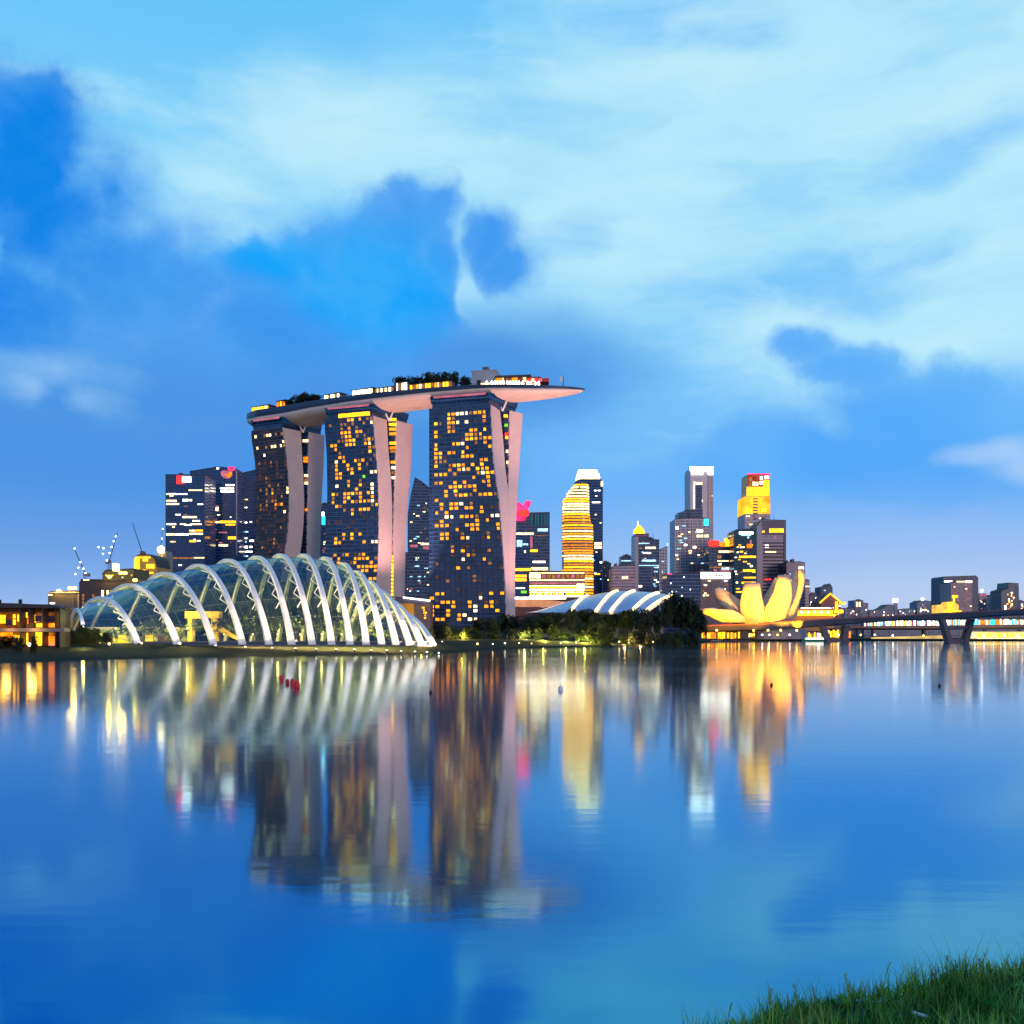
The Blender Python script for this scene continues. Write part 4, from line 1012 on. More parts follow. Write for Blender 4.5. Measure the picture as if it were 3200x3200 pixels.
def vault(u, v):    # u along, v up the arc
    hh = interp([(0, 0), (.1, .22), (.2, .44), (.35, .72), (.5, .92), (.62, 1), (.78, .95), (.9, .86), (1, .74)], u)
    y = 1914 - 68 * hh * math.sin(v * math.pi / 2) ** .75
    return P(lerp(1640, 2020, u) + 95 * v ** .8 * (.35 + .65 * u), y, 812 + 60 * v)
rings = [[vault(i / 30, j / 10) for j in range(11)] for i in range(31)]
vb = MB(); vb.loft(rings, False, False); vb.loft([[p + Vector((0, .4, -1.5)) for p in r] for r in rings], False, False)
vb.build('roof_shell', M['roofsilver'], t, smooth=True)
MB().box(X_(1690, 835), X_(2070, 835), 830, 870, 3, 27).build('wall', M['stone'], t)
for u in (.37, .58, .70, .87, .985):
    pts = [vault(u, j / 10) + Vector((0, -.6, .6)) for j in range(11)]
    MB().tube(pts, 1.2, 5).build('lit_rib', M['cream'], t)
# small and mid buildings to the right
b = Bld('office_block', 'small plain dark block beside the golden tower, lower than its neighbours', [(1884, 1759), (1910, 1760)], 1450, 30, 'navy2'); b.rnd(1886, 1908, 1770, 1840, 4, ['dull', C_], 2, 2, 5); b.plant(1890, 1903, 1759, 5)
b = Bld('office_block', 'low brownish office block with rows of dull windows, left of gold-capped tower', [(1912, 1776), (1918, 1770), (1986, 1768)], 1300, 40, 'mauve'); b.rnd(1916, 1984, 1775, 1860, 14, ['dull', 'dull', 'rose'], 3, 5, 25); b.strips([(1944, 1962, 1805, 7, C_)])
b = Bld('office_block', 'flat blue block with white line peeping above the brownish office block', [(1940, 1740), (1988, 1741)], 1500, 30, 'navy2'); b.panel('light_band', 1942, 1984, 1751, 1754, 'cool')
b = Bld('office_tower', 'slim tower with glowing golden dome and spire on its roof corner', [(1984, 1678), (1985, 1670), (2028, 1669), (2028, 1686), (2060, 1688)], 1300, 40, 'navy2')
b.panel('side_pier', 1984, 1995, 1678, 1872, 'plainwall', .8); b.panel('roof_wall', 1985, 2027, 1670, 1677, mat('purple_tint_wall', (.25, .09, .2), .6), .7)  # purple light on the roof wall is put into its colour
dm = P(1997, 1667, 1306)
MB().loft([[Vector((dm.x + math.cos(a * .785) * r, dm.y + math.sin(a * .785) * r, dm.z + z)) for a in range(8)] for r, z in ((8, 0), (7.5, 3), (5.5, 6.5), (3, 9), (1.4, 11))]).build('dome', M['yellow'], b.root)
MB().tube([dm + Vector((-1.5, 0, 10)), dm + Vector((-1.5, 0, 17))], [1.2, .3], 6).build('spire', M['cream'], b.root)
b.strips([(1996, 2030, 1698, 3, K_), (2017, 2049, 1712, 6, C_), (2010, 2034, 1728, 3, W_), (2006, 2050, 1752, 6, K_), (1996, 2060, 1767, 2, K_), (1996, 2006, 1832, 5, W_)])
b.fins(2036, 2060, 1765, 1870, 2, 'plainwall', .8); b.rnd(2040, 2058, 1770, 1865, 14, [W_, 'dull', K_], 5, 4, 14); b.rnd(1998, 2034, 1690, 1760, 8, ['dull', K_], 15, 4, 14)
b = Bld('office_block', 'grey pointed-top building with a tiny lamp, right of gold-capped tower', [(2058, 1728), (2062, 1718), (2086, 1708), (2086.5, 1870)], 1360, 30, 'grey'); b.panel('roof_lamp', 2084, 2088, 1698, 1706, 'cool')
b.rnd(2060, 2084, 1745, 1850, 6, ['dull', K_], 8, 3, 9)
b = Bld('office_block', 'dark low block with pink corner light behind tall trees', [(2084, 1795), (2190, 1790)], 1120, 40, 'navy'); b.panel('sign', 2085, 2100, 1792, 1795, 'pink'); b.rnd(2090, 2175, 1800, 1870, 10, [W_, K_], 12, 2, 4)
# grey towers with white crown
b = Bld('bank_tower', 'tallest slim grey tower with white illuminated crown and recessed window bay', [(2157, 1470), (2158, 1463), (2200, 1457), (2224, 1461), (2229, 1468)], 1560, 50, mat('grey_tower_stone', (.60, .57, .62), .6, var=.08, vscale=.04))
b.panel('crown_band', 2155, 2229, 1459, 1471, 'white', 1.4); b.panel('crown_panel', 2161, 2196, 1472, 1483, 'white', .9); b.panel('crown_panel', 2213, 2228, 1470, 1484, 'white', .9)
b.panel('window_bay', 2172, 2194, 1516, 1590, 'navy2', .5); b.panel('bay_edge', 2168, 2171, 1505, 1590, 'cream', .7); b.strips([(2174, 2194, 1511, 7, C_), (2176, 2184, 1560, 8, C_), (2184, 2195, 1565, 6, W_), (2172, 2194, 1573, 3, 'dull'), (2172, 2194, 1583, 3, 'dull')])
b.panel('corner_pier', 2212, 2215.5, 1484, 1780, 'plainwall', 1.2); b.fins(2216, 2228, 1484, 1680, 3, 'plainwall', 1.2); b.rnd(2217, 2227, 1490, 1600, 12, ['dull', 'dull', C_], 33, 3, 8, 2.2, 7)
b = Bld('office_tower', 'broad grey faceted tower with stepped top in front of the slim white-crowned tower', [(2109, 1624), (2150, 1620), (2213, 1620), (2216, 1640)], 1400, 45, 'grey')
b.block('upper_storey', [(2120, 1602), (2138, 1598), (2142, 1592), (2196, 1590), (2196, 1620)], 1412, 30, 'navy2', Z_(1626, 1412))
b.fins(2109, 2216, 1626, 1786, 8, 'plainwall', 1.6, 1.0); b.panel('teal_sign', 2200, 2214, 1622, 1642, 'cyan')
b.strips([(2112, 2120, 1650, 8, W_), (2176, 2196, 1659, 8, W_), (2176, 2196, 1675, 7, C_), (2200, 2214, 1675, 7, C_), (2138, 2147, 1703, 5, W_), (2166, 2176, 1710, 6, W_), (2201, 2210, 1733, 5, C_), (2112, 2118, 1735, 4, W_)])
b.rnd(2112, 2214, 1640, 1785, 40, ['dull', K_, C_, 'dull'], 14, 4, 12); b.panel('podium_band', 2154, 2214, 1764, 1786, mat('red_brick_podium', (.28, .13, .14), .7), .5)
b = Bld('office_block', 'dark block with red and yellow illuminated rooftop shapes beside the grey tower', [(2215, 1709), (2280, 1709), (2284, 1718)], 1330, 30, 'navy2')
outline(rounded(2215, 2247, 1689, 1708, 6), 1331, 3).build('rooftop_emblem', M['red'], b.root)
outline(rounded(2249, 2266, 1694, 1708, 4), 1331, 3).build('rooftop_emblem', M['orange'], b.root)
outline([(2264, 1708), (2266, 1695), (2262, 1684), (2268, 1681), (2276, 1688), (2279, 1697), (2279, 1708)], 1332, 3).build('rooftop_emblem', M['gold'], b.root)
b.strips([(2246, 2278, 1724, 6, C_), (2242, 2254, 1740, 9, 'dull'), (2242, 2276, 1753, 3, C_), (2246, 2254, 1763, 6, C_), (2218, 2280, 1773, 4, 'dull'), (2255, 2280, 1776, 7, 'cool'), (2230, 2280, 1782, 5, 'rose')])
b = Bld('office_block', 'low block with a wide bright white sign across its top floor', [(2184, 1786), (2288, 1787)], 1180, 40, 'stone')
b.panel('sign', 2188, 2281, 1789, 1808, 'white', .9)
for a, c3 in ((2216, 2222), (2235, 2242), (2243, 2250), (2251, 2258), (2269, 2271)): b.panel('sign_letter', a, c3, 1796, 1801, 'darkmetal', 1.2)
b.panel('side_wall', 2278, 2288, 1790, 1850, 'navy', .6); b.rnd(2190, 2276, 1812, 1865, 24, [C_, W_, 'dull', C_], 18, 4, 14, 4)
b = Bld('office_tower', 'dark teal tower with white top sign, left of the blank pale wall', [(2294, 1662), (2302, 1656), (2364, 1653)], 1300, 40, 'teal')
b.panel('sign', 2310, 2353, 1662, 1670, 'white', .8); b.panel('sign', 2316, 2346, 1669, 1674, 'cool', .7); b.panel('sign', 2335, 2341, 1677, 1682, 'cool', .6)
b.strips([(2334, 2350, 1706, 12, 'orange'), (2343, 2349, 1695, 14, 'rose'), (2312, 2327, 1710, 4, C_), (2312, 2322, 1724, 5, G_), (2303, 2308, 1726, 3, W_), (2310, 2362, 1740, 6, G_), (2296, 2303, 1742, 2, W_), (2322, 2360, 1783, 7, G_), (2344, 2352, 1769, 5, W_), (2324, 2362, 1805, 4, G_), (2300, 2306, 1820, 6, C_), (2318, 2362, 1821, 6, G_), (2300, 2320, 1850, 4, 'yellow'), (2296, 2302, 1786, 3, W_)])
b.rnd(2298, 2360, 1700, 1850, 16, [G_, C_, 'dull'], 19, 3, 12)
b = Bld('office_tower', 'grey tower with blank pale side wall and yellow lit sign below its roof', [(2364, 1645), (2382, 1625), (2456, 1627)], 1340, 45, 'mauve')
b.panel('blank_wall', 2364, 2381, 1645, 1872, 'plainwall', 2.0); b.panel('top_wall', 2382, 2456, 1627, 1672, mat('grey_purple_wall', (.14, .12, .16), .6), .6)
b.panel('sign', 2404, 2448, 1652, 1664, 'yellow', 1.1); b.panel('sign', 2381, 2389, 1659, 1664, 'gold', 1.1)
for k in range(15): b.panel('spandrel', 2384, 2448, 1694 + k * 11, 1699 + k * 11, 'darkmetal', .5)
b.panel('corner_pier', 2449, 2456, 1672, 1870, 'stone', .9); b.strips([(2391, 2402, 1707, 8, W_), (2386, 2390, 1707, 6, K_), (2392, 2425, 1726, 6, C_), (2418, 2424, 1680, 9, 'rose'), (2400, 2448, 1818, 5, 'rose'), (2390, 2410, 1809, 6, 'red')])
b = Bld('bank_tower', 'brightest golden glowing tower with red glowing top storeys', [(2336, 1486), (2338, 1483), (2406, 1482)], 1500, 40, mat('gold_tint_stone', (.55, .42, .25), .6, var=.06, vscale=.05))  # golden floodlight is put into the stone colour
b.block('lower_shaft', [(2327, 1552), (2407, 1552)], 1495, 46, emit('glowing_gold_stone', (1, .36, .02), 1.9, .4, .05), zb=Z_(1606, 1495))  # stone shaft glows by itself in place of floodlights
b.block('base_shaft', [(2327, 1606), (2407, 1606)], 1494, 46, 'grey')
b.panel('red_storey', 2336, 2384, 1484, 1520, emit('glowing_red_stone', (.8, .12, .07), .55, .5, .2), .5); b.panel('red_storey', 2384, 2405, 1482, 1500, 'red', .7); b.panel('light_line', 2334, 2406, 1480, 1483, 'pink', 1)  # red light on these storeys is given off by the panels themselves
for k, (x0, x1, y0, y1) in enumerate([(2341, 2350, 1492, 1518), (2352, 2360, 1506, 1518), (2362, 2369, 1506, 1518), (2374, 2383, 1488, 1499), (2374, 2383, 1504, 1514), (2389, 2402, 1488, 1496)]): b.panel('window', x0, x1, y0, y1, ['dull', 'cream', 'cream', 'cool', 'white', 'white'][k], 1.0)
b.panel('glowing_storey', 2333, 2404, 1522, 1550, 'gold', .6); b.panel('glowing_storey', 2386, 2403, 1500, 1522, 'yellow', .6)  # glowing panels stand in for floodlight on the stone
for k in range(3): b.panel('shadow_line', 2333, 2404, 1527 + k * 9, 1528 + k * 9, 'stone', .9)  # stone strips stand in for shadow between the bright courses
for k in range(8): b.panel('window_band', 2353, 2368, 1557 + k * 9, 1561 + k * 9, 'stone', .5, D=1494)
b.panel('flood_glow', 2330, 2346, 1588, 1600, 'yellow', .5, D=1494.5); b.panel('flood_glow', 2378, 2394, 1588, 1600, 'yellow', .5, D=1494.5)  # pools of floodlight built as glowing panels
b.rnd(2329, 2405, 1610, 1655, 16, [G_, 'dull', 'rose', C_], 28, 4, 14, D=1493.5)
b = Bld('office_block', 'blue-violet block with a small white sign at its top right corner', [(2458, 1758), (2500, 1756), (2516, 1760)], 1300, 40, mat('violet_glass_wall', (.035, .045, .13), .25)); b.panel('sign', 2496, 2511, 1771, 1779, 'white', .8); b.rnd(2462, 2490, 1790, 1860, 5, ['dull', K_], 4, 3, 7)
b = Bld('office_block', 'narrow grey-brown block just right of the white petal museum', [(2516, 1814), (2530, 1814)], 1250, 30, 'mauve'); b.panel('light_band', 2517, 2529, 1831, 1834, 'cream'); b.rnd(2517, 2529, 1838, 1890, 5, ['dull'], 6, 3, 8); b.plant(2518, 2526, 1814, 4)
b = Bld('office_block', 'low dark block left of the golden gabled hall', [(2528, 1861), (2568, 1862)], 1250, 30, 'navy2'); b.rnd(2530, 2564, 1866, 1900, 10, [W_, 'dull'], 7, 2, 6)
b = Bld('office_block', 'grey-violet block with notched curved top behind the golden gabled hall', [(2565, 1836), (2586, 1832), (2594, 1825), (2602, 1838)], 1500, 30, mat('violet_block_wall', (.11, .12, .20), .6)); b.rnd(2567, 2600, 1842, 1880, 6, ['dull', K_], 17, 2, 6)
b = Bld('gabled_hall', 'golden lit hall with pitched gable roof behind the bridge', [(2566, 1884), (2595, 1858), (2628, 1884)], 1120, 40, mat('brown_hall_wall', (.20, .09, .10), .6), 'hall')
for a, c3 in (((2564, 1885), (2596, 1857)), ((2596, 1857), (2630, 1885))):
    MB().slab(P(*a, 1118), P(*c3, 1118), P(c3[0], c3[1] - 4, 1118), P(a[0], a[1] - 4, 1118), (0, 3, 0)).build('roof_edge', M['gold'], b.root)
b.panel('lit_bay', 2610, 2618, 1880, 1908, 'gold', .8); b.panel('awning', 2605, 2634, 1906, 1916, 'yellow', 1.6); b.panel('awning', 2622, 2642, 1882, 1888, 'gold', 1.6); b.rnd(2572, 2640, 1890, 1930, 14, ['rose', C_, W_], 27, 2, 8)
# far right skyline
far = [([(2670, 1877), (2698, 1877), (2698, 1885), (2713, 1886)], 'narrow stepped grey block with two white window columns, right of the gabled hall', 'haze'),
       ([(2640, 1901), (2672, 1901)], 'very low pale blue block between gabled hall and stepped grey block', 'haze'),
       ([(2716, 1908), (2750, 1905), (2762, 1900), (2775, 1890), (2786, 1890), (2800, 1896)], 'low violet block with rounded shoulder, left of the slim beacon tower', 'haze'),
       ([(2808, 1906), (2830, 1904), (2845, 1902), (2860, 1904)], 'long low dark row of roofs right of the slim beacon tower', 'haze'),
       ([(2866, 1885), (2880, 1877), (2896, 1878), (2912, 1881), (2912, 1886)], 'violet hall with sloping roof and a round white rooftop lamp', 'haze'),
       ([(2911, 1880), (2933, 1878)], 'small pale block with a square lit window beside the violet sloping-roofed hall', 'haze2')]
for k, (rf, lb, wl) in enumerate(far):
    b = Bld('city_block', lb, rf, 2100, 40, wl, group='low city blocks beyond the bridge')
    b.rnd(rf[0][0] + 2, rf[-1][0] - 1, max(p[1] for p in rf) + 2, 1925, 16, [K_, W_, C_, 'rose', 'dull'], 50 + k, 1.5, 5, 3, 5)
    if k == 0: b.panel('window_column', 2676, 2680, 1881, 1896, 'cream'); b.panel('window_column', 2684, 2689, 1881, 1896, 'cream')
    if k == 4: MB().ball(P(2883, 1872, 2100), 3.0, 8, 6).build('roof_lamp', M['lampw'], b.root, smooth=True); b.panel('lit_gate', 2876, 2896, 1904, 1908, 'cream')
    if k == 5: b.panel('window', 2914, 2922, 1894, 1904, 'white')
b = Bld('beacon_tower', 'slim pale tower with a bright square beacon at its top', [(2796, 1880), (2805, 1880)], 2000, 6, 'haze2', 'tower'); b.block('shaft_cap', [(2795, 1870), (2806, 1870)], 1998, 10, 'lampw' if False else 'white', Z_(1882, 1998))
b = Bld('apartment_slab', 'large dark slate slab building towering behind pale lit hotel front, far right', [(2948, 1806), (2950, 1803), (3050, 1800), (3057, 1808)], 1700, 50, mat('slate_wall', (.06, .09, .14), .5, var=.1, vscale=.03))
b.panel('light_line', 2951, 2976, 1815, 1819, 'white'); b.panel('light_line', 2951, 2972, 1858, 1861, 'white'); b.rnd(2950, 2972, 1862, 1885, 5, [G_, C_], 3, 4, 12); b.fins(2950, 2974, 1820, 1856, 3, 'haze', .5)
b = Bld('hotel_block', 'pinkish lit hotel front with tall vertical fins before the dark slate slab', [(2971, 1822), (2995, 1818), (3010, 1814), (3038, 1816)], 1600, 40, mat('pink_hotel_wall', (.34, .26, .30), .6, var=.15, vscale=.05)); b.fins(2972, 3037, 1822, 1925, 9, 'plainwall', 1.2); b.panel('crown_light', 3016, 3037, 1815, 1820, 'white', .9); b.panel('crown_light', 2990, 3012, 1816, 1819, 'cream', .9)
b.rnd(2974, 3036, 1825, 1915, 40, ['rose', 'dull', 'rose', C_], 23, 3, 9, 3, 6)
b = Bld('golden_hall', 'low hall glowing bright yellow before the pinkish hotel front', [(2938, 1890), (2944, 1882), (2978, 1880), (2996, 1890)], 1500, 30, emit('glowing_yellow_wall', (1, .56, .10), 1.2, .4, .06), 'hall'); b.panel('lit_doorway', 2960, 2978, 1882, 1908, 'lampw' if False else 'yellow', .6); b.panel('beacon', 2975, 2993, 1860, 1868, 'gold', .5); b.panel('lit_step', 2950, 3005, 1908, 1920, 'gold', .7)  # hall wall emits the yellow light itself
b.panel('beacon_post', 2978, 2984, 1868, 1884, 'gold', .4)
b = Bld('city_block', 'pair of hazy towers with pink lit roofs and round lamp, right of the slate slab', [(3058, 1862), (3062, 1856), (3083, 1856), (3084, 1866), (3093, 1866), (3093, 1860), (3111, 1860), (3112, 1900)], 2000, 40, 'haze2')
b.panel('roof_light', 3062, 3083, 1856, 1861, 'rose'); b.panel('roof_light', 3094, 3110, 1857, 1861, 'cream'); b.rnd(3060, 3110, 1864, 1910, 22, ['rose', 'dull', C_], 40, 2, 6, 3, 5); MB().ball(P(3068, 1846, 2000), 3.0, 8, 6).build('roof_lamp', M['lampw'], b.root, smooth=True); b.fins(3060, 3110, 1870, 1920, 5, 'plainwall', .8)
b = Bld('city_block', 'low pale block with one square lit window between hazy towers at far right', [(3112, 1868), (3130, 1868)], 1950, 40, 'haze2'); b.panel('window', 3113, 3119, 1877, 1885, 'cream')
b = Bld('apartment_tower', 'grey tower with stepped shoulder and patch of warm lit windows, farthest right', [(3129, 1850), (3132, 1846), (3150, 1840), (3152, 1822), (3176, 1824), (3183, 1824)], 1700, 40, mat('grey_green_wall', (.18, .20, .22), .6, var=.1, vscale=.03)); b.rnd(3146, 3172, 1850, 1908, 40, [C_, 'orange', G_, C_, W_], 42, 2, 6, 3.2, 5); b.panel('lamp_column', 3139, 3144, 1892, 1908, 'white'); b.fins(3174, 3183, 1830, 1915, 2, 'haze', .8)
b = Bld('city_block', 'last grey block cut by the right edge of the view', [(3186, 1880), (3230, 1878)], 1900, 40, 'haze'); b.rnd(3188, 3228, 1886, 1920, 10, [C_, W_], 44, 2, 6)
# --- left construction yard
b = Bld('depot_building', 'low dark rounded-corner building with yellow lamps on its roof, far left', [(150, 1858), (156, 1852), (248, 1850)], 640, 30, mat('depot_wall', (.09, .085, .09), .7, var=.1, vscale=.1))
b.panel('roof_edge', 150, 248, 1850, 1853, 'plainwall'); b.panel('window', 157, 171, 1883, 1887, 'white'); b.panel('window', 152, 164, 1857, 1861, 'cream'); b.panel('pier', 226, 230, 1858, 1960, 'stone'); b.panel('pier', 243, 250, 1856, 1960, 'plainwall', .3)
b = Bld('depot_building', 'taller dark flat building with three window columns beside the glasshouse tip', [(247, 1820), (252, 1814), (412, 1815), (440, 1822)], 620, 40, mat('depot_dark_wall', (.05, .045, .055), .7, var=.1, vscale=.1))
b.panel('roof_light', 261, 280, 1811, 1814, 'cream')
for x in (257, 289): 
    for k in range(4): b.panel('window', x, x + 6, 1857 + k * 11, 1865 + k * 11, 'dull', .3)
for k, x in enumerate((318, 334, 347)): b.panel('window', x, x + 6, 1845, 1868, 'cream', .4)
b.panel('sign', 305, 330, 1870, 1892, 'cream', .5)
yl = [(184, 1846, 640), (219, 1838, 640), (233, 1838, 640), (342, 1802, 620), (377, 1790, 640), (391, 1791, 640), (422, 1813, 615)]
for k, (px, y, D) in enumerate(yl):
    p = P(px, y, D); t = thing('roof_floodlight', p, f'{ordinal(k + 1)} from the left of the glaring yellow lamps on the depot roofs', 'floodlight', 'yellow lamps on depot roofs')
    MB().ball(p, 1.2, 8, 6, (1.3, .6, .8)).build('lens', emit('sodium_lamp', (1, .58, .05), 16) if k == 0 else bpy.data.materials['sodium_lamp'], t, smooth=True)
    MB().tube([p - Vector((0, -1, 5)), p + Vector((0, 1, -.5))], .2, 5).build('bracket', M['darkmetal'], t)
    lamp_light('lamp_light', p + Vector((0, -1.4, 1.2)), 11000, (1, .55, .06), parent=t, radius=.8)
b = Bld('depot_building', 'dome-topped hut glowing yellow between cranes and the blue tower', [(420, 1752), (424, 1742), (440, 1734), (470, 1736), (484, 1748), (490, 1772), (492, 1815)], 760, 30, mat('ochre_wall', (.5, .34, .06), .6), 'hut')
b.panel('lit_panel', 458, 482, 1764, 1776, 'yellow', .7); b.panel('lit_panel', 420, 436, 1745, 1800, 'gold', .5); b.strips([(424, 470, 1742, 4, 'yellow'), (446, 462, 1750, 8, 'yellow'), (425, 480, 1790, 5, 'gold'), (440, 455, 1783, 5, 'gold')])
b = Bld('site_block', 'low grey site building with greenish wall behind the depot roofs', [(320, 1796), (330, 1784), (418, 1780), (418, 1815)], 700, 30, mat('site_green_wall', (.12, .13, .06), .7)); b.rnd(326, 415, 1788, 1812, 8, [G_, C_], 60, 3, 8); b.panel('silo', 362, 373, 1762, 1786, 'cream', 6)
b = Bld('silo_tower', 'round-topped concrete silo tower with bright lamp beside the dark blue tower', [(494, 1728), (498, 1720), (514, 1720), (519, 1732)], 900, 18, mat('silo_concrete', (.25, .24, .20), .7, var=.4, vscale=.2), 'tower')
MB().ball(P(503, 1718, 897), 3.6, 8, 6).build('lamp', M['lamp'], b.root, smooth=True); b.rnd(495, 517, 1735, 1790, 12, [C_, G_], 61, 2, 6)
def crane(px, y0, ytop, jib, D, lamps, label):
    b0 = P(px, y0, D); top = P(px, ytop, D)
    t = thing('tower_crane', (b0.x, b0.y, GB), label, 'crane', 'construction cranes')
    m_ = MB(); w0 = .9
    for sx in (-w0, w0):
        for sy in (-w0, w0): m_.tube([(b0.x + sx, b0.y + sy, GB), (top.x + sx, top.y + sy, top.z)], .16, 4)
    z = GB; f = 1
    while z < top.z - 2:
        m_.tube([(b0.x - w0 * f, b0.y - w0, z), (b0.x + w0 * f, b0.y - w0, z + 2.2)], .1, 4); z += 2.2; f = -f
    m_.build('mast', M['darkmetal'], t)
    j = MB(); a = top; e = P(jib[0], jib[1], D)
    for off in ((0, -.5, -.4), (0, .5, -.4), (0, 0, .6)): j.tube([a + Vector(off), e + Vector(off) * .4], .16, 4)
    n = 14
    for k in range(n):
        p, q = a.lerp(e, k / n), a.lerp(e, (k + 1) / n); j.tube([p + Vector((0, -.5, -.4)), q + Vector((0, 0, .5))], .09, 3)
    j.build('jib', M['darkmetal'], t)
    cj = P(px + (px - jib[0]) * .28, ytop + 3, D)
    MB().tube([top, cj], .4, 4).build('counter_jib', M['darkmetal'], t)
    MB().box(cj.x - 1.2, cj.x + 1.2, cj.y - .8, cj.y + .8, cj.z - 2.4, cj.z + .3).build('counterweight', M['stone'], t)
    MB().box(top.x - 1.1, top.x + 1.1, top.y - 1.4, top.y + .6, top.z - 2.6, top.z - .2).build('cab', M['stone'], t)
    for (lx, ly) in lamps:
        p = P(lx, ly, D - 1.5); MB().ball(p, .62, 7, 5).build('lamp', M['mast'], t, smooth=True)
crane(266, 1830, 1790, (228, 1706), 820, [(233, 1714), (251, 1757), (245, 1774), (261, 1777), (267, 1791), (236, 1794)], 'thin leftmost crane with a leaning jib dotted with white lamps')
crane(342, 1800, 1750, (367, 1666), 800, [(308, 1710), (324, 1713), (349, 1709), (322, 1731), (343, 1728), (356, 1691), (362, 1676), (334, 1751)], 'busiest crane with thick head and cluster of white lamps left of yellow hut')
crane(443, 1790, 1722, (414, 1634), 900, [], 'thin dark crane with long unlit jib rising above the yellow hut')
crane(502, 1800, 1712, (509, 1646), 930, [(509, 1653), (506, 1683), (504, 1706)], 'upright crane with three stacked lamps beside the dark blue tower')
# --- lit pavilion at far left
b = Bld('waterfront_pavilion', 'two-storey waterside pavilion glowing orange under a dark flat roof, far left', [(-160, 1900), (204, 1903)], 352, 4, mat('pavilion_wall', (.035, .016, .008), .7, var=.3, vscale=.4), 'pavilion', zb=3.2)
D = 352
MB().prism([(X_(-170, D), Z_(1896, D)), (X_(-170, D), Z_(1884, D)), (X_(60, D), Z_(1886, D)), (X_(120, D), Z_(1889, D)), (X_(170, D), Z_(1890, D)), (X_(208, D), Z_(1898, D)), (X_(208, D), Z_(1902, D))], D - 5, D + 5).build('roof', M['roofdark'], b.root)
b.panel('roof_rack', 59, 70, 1873, 1886, 'darkmetal'); b.panel('roof_rack', -2, 5, 1874, 1886, 'darkmetal')
MB().box(X_(-160, D - 4), X_(203, D - 4), D - 4.5, D - .1, Z_(1974, D - 4), Z_(1963, D - 4)).build('balcony', M['stone'], b.root)
rv = random.Random(91)
b.panel('glazed_front', -150, 202, 1914, 1962, emit('dim_orange_interior', (1, .25, .02), .22, .6, .25), .12); b.panel('glazed_front', -150, 196, 1976, 2018, emit('orange_interior', (1, .30, .02), .55, .7, .3), .12)
for x0, x1, y0, y1, k in [(-10, 18, 1922, 1934, 'gold'), (-4, 20, 1936, 1948, 'gold'), (42, 49, 1920, 1932, 'gold'), (42, 49, 1936, 1952, 'yellow'), (55, 60, 1920, 1942, 'gold'), (63, 78, 1930, 1940, 'gold'), (64, 78, 1946, 1958, 'orange'), (79, 86, 1914, 1930, 'yellow'), (87, 91, 1924, 1950, 'orange'), (92, 99, 1948, 1960, 'gold'), (105, 113, 1922, 1946, 'gold'), (114, 143, 1948, 1960, 'gold'), (143, 150, 1918, 1960, 'cream'), (150, 180, 1948, 1960, 'orange'), (182, 189, 1918, 1952, 'gold'), (192, 200, 1914, 1962, 'yellow'), (113, 143, 1920, 1946, 'dull'),
                        (-20, 40, 1976, 1996, 'orange'), (42, 62, 1985, 2012, 'gold'), (66, 80, 1982, 2010, 'orange'), (84, 106, 1978, 2014, 'gold'), (112, 150, 1976, 2014, 'gold'), (153, 190, 1988, 2016, 'orange'), (116, 130, 2005, 2017, 'yellow'), (152, 192, 2008, 2018, 'rose')]:
    b.panel('window', x0, x1, y0, y1, k, .3)
for x in (-60, 81, 108, 151, 190, 203):
    b.panel('column', x - 2, x + 2, 1904, 2024, 'darkmetal', 4.2)
for k, (x, y) in enumerate([(28, 1945), (120, 1932), (160, 1934)]): b.panel('screen', x - 8, x + 12, y - 9, y + 10, mat('dark_screen%d' % k, (.02, .02, .06), .3), .6)
lamp_light('hall_light', P(100, 1965, 345), 1500, (1, .5, .08), parent=b.root, radius=1.5)
lamp_light('hall_light', P(20, 1965, 345), 1200, (1, .45, .08), parent=b.root, radius=1.5)
# podium by tower foot
b = Bld('hotel_podium', 'low purple-grey podium with curved white edge light between hotel towers', [(1235, 1868), (1345, 1880)], 742, 40, mat('podium_wall', (.22, .15, .14), .7, var=.1, vscale=.1))
for k in range(6):
    a, c3 = 1260 + k * 14, 1260 + (k + 1) * 14
    MB().slab(P(a, 1869 + k * 1.7, 741), P(c3, 1870.7 + k * 1.7, 741), P(c3, 1866.7 + k * 1.7, 741), P(a, 1865 + k * 1.7, 741), (0, -.8, 0)).build('edge_strip', M['white'], b.root)
b.panel('glowing_wall', 1232, 1294, 1886, 1945, emit('glowing_ochre_wall', (1, .42, .05), .45, .3, .08), .5); b.panel('lamp', 1262, 1272, 1912, 1924, 'lamp', 1.0); b.rnd(1318, 1342, 1895, 1935, 16, [G_, 'gold'], 71, 3, 6, 5, 8)  # ochre wall panel glows itself in place of lamplight falling on it
b.panel('upper_wall', 1232, 1345, 1872, 1886, mat('violet_podium_wall', (.09, .09, .16), .6), .4)

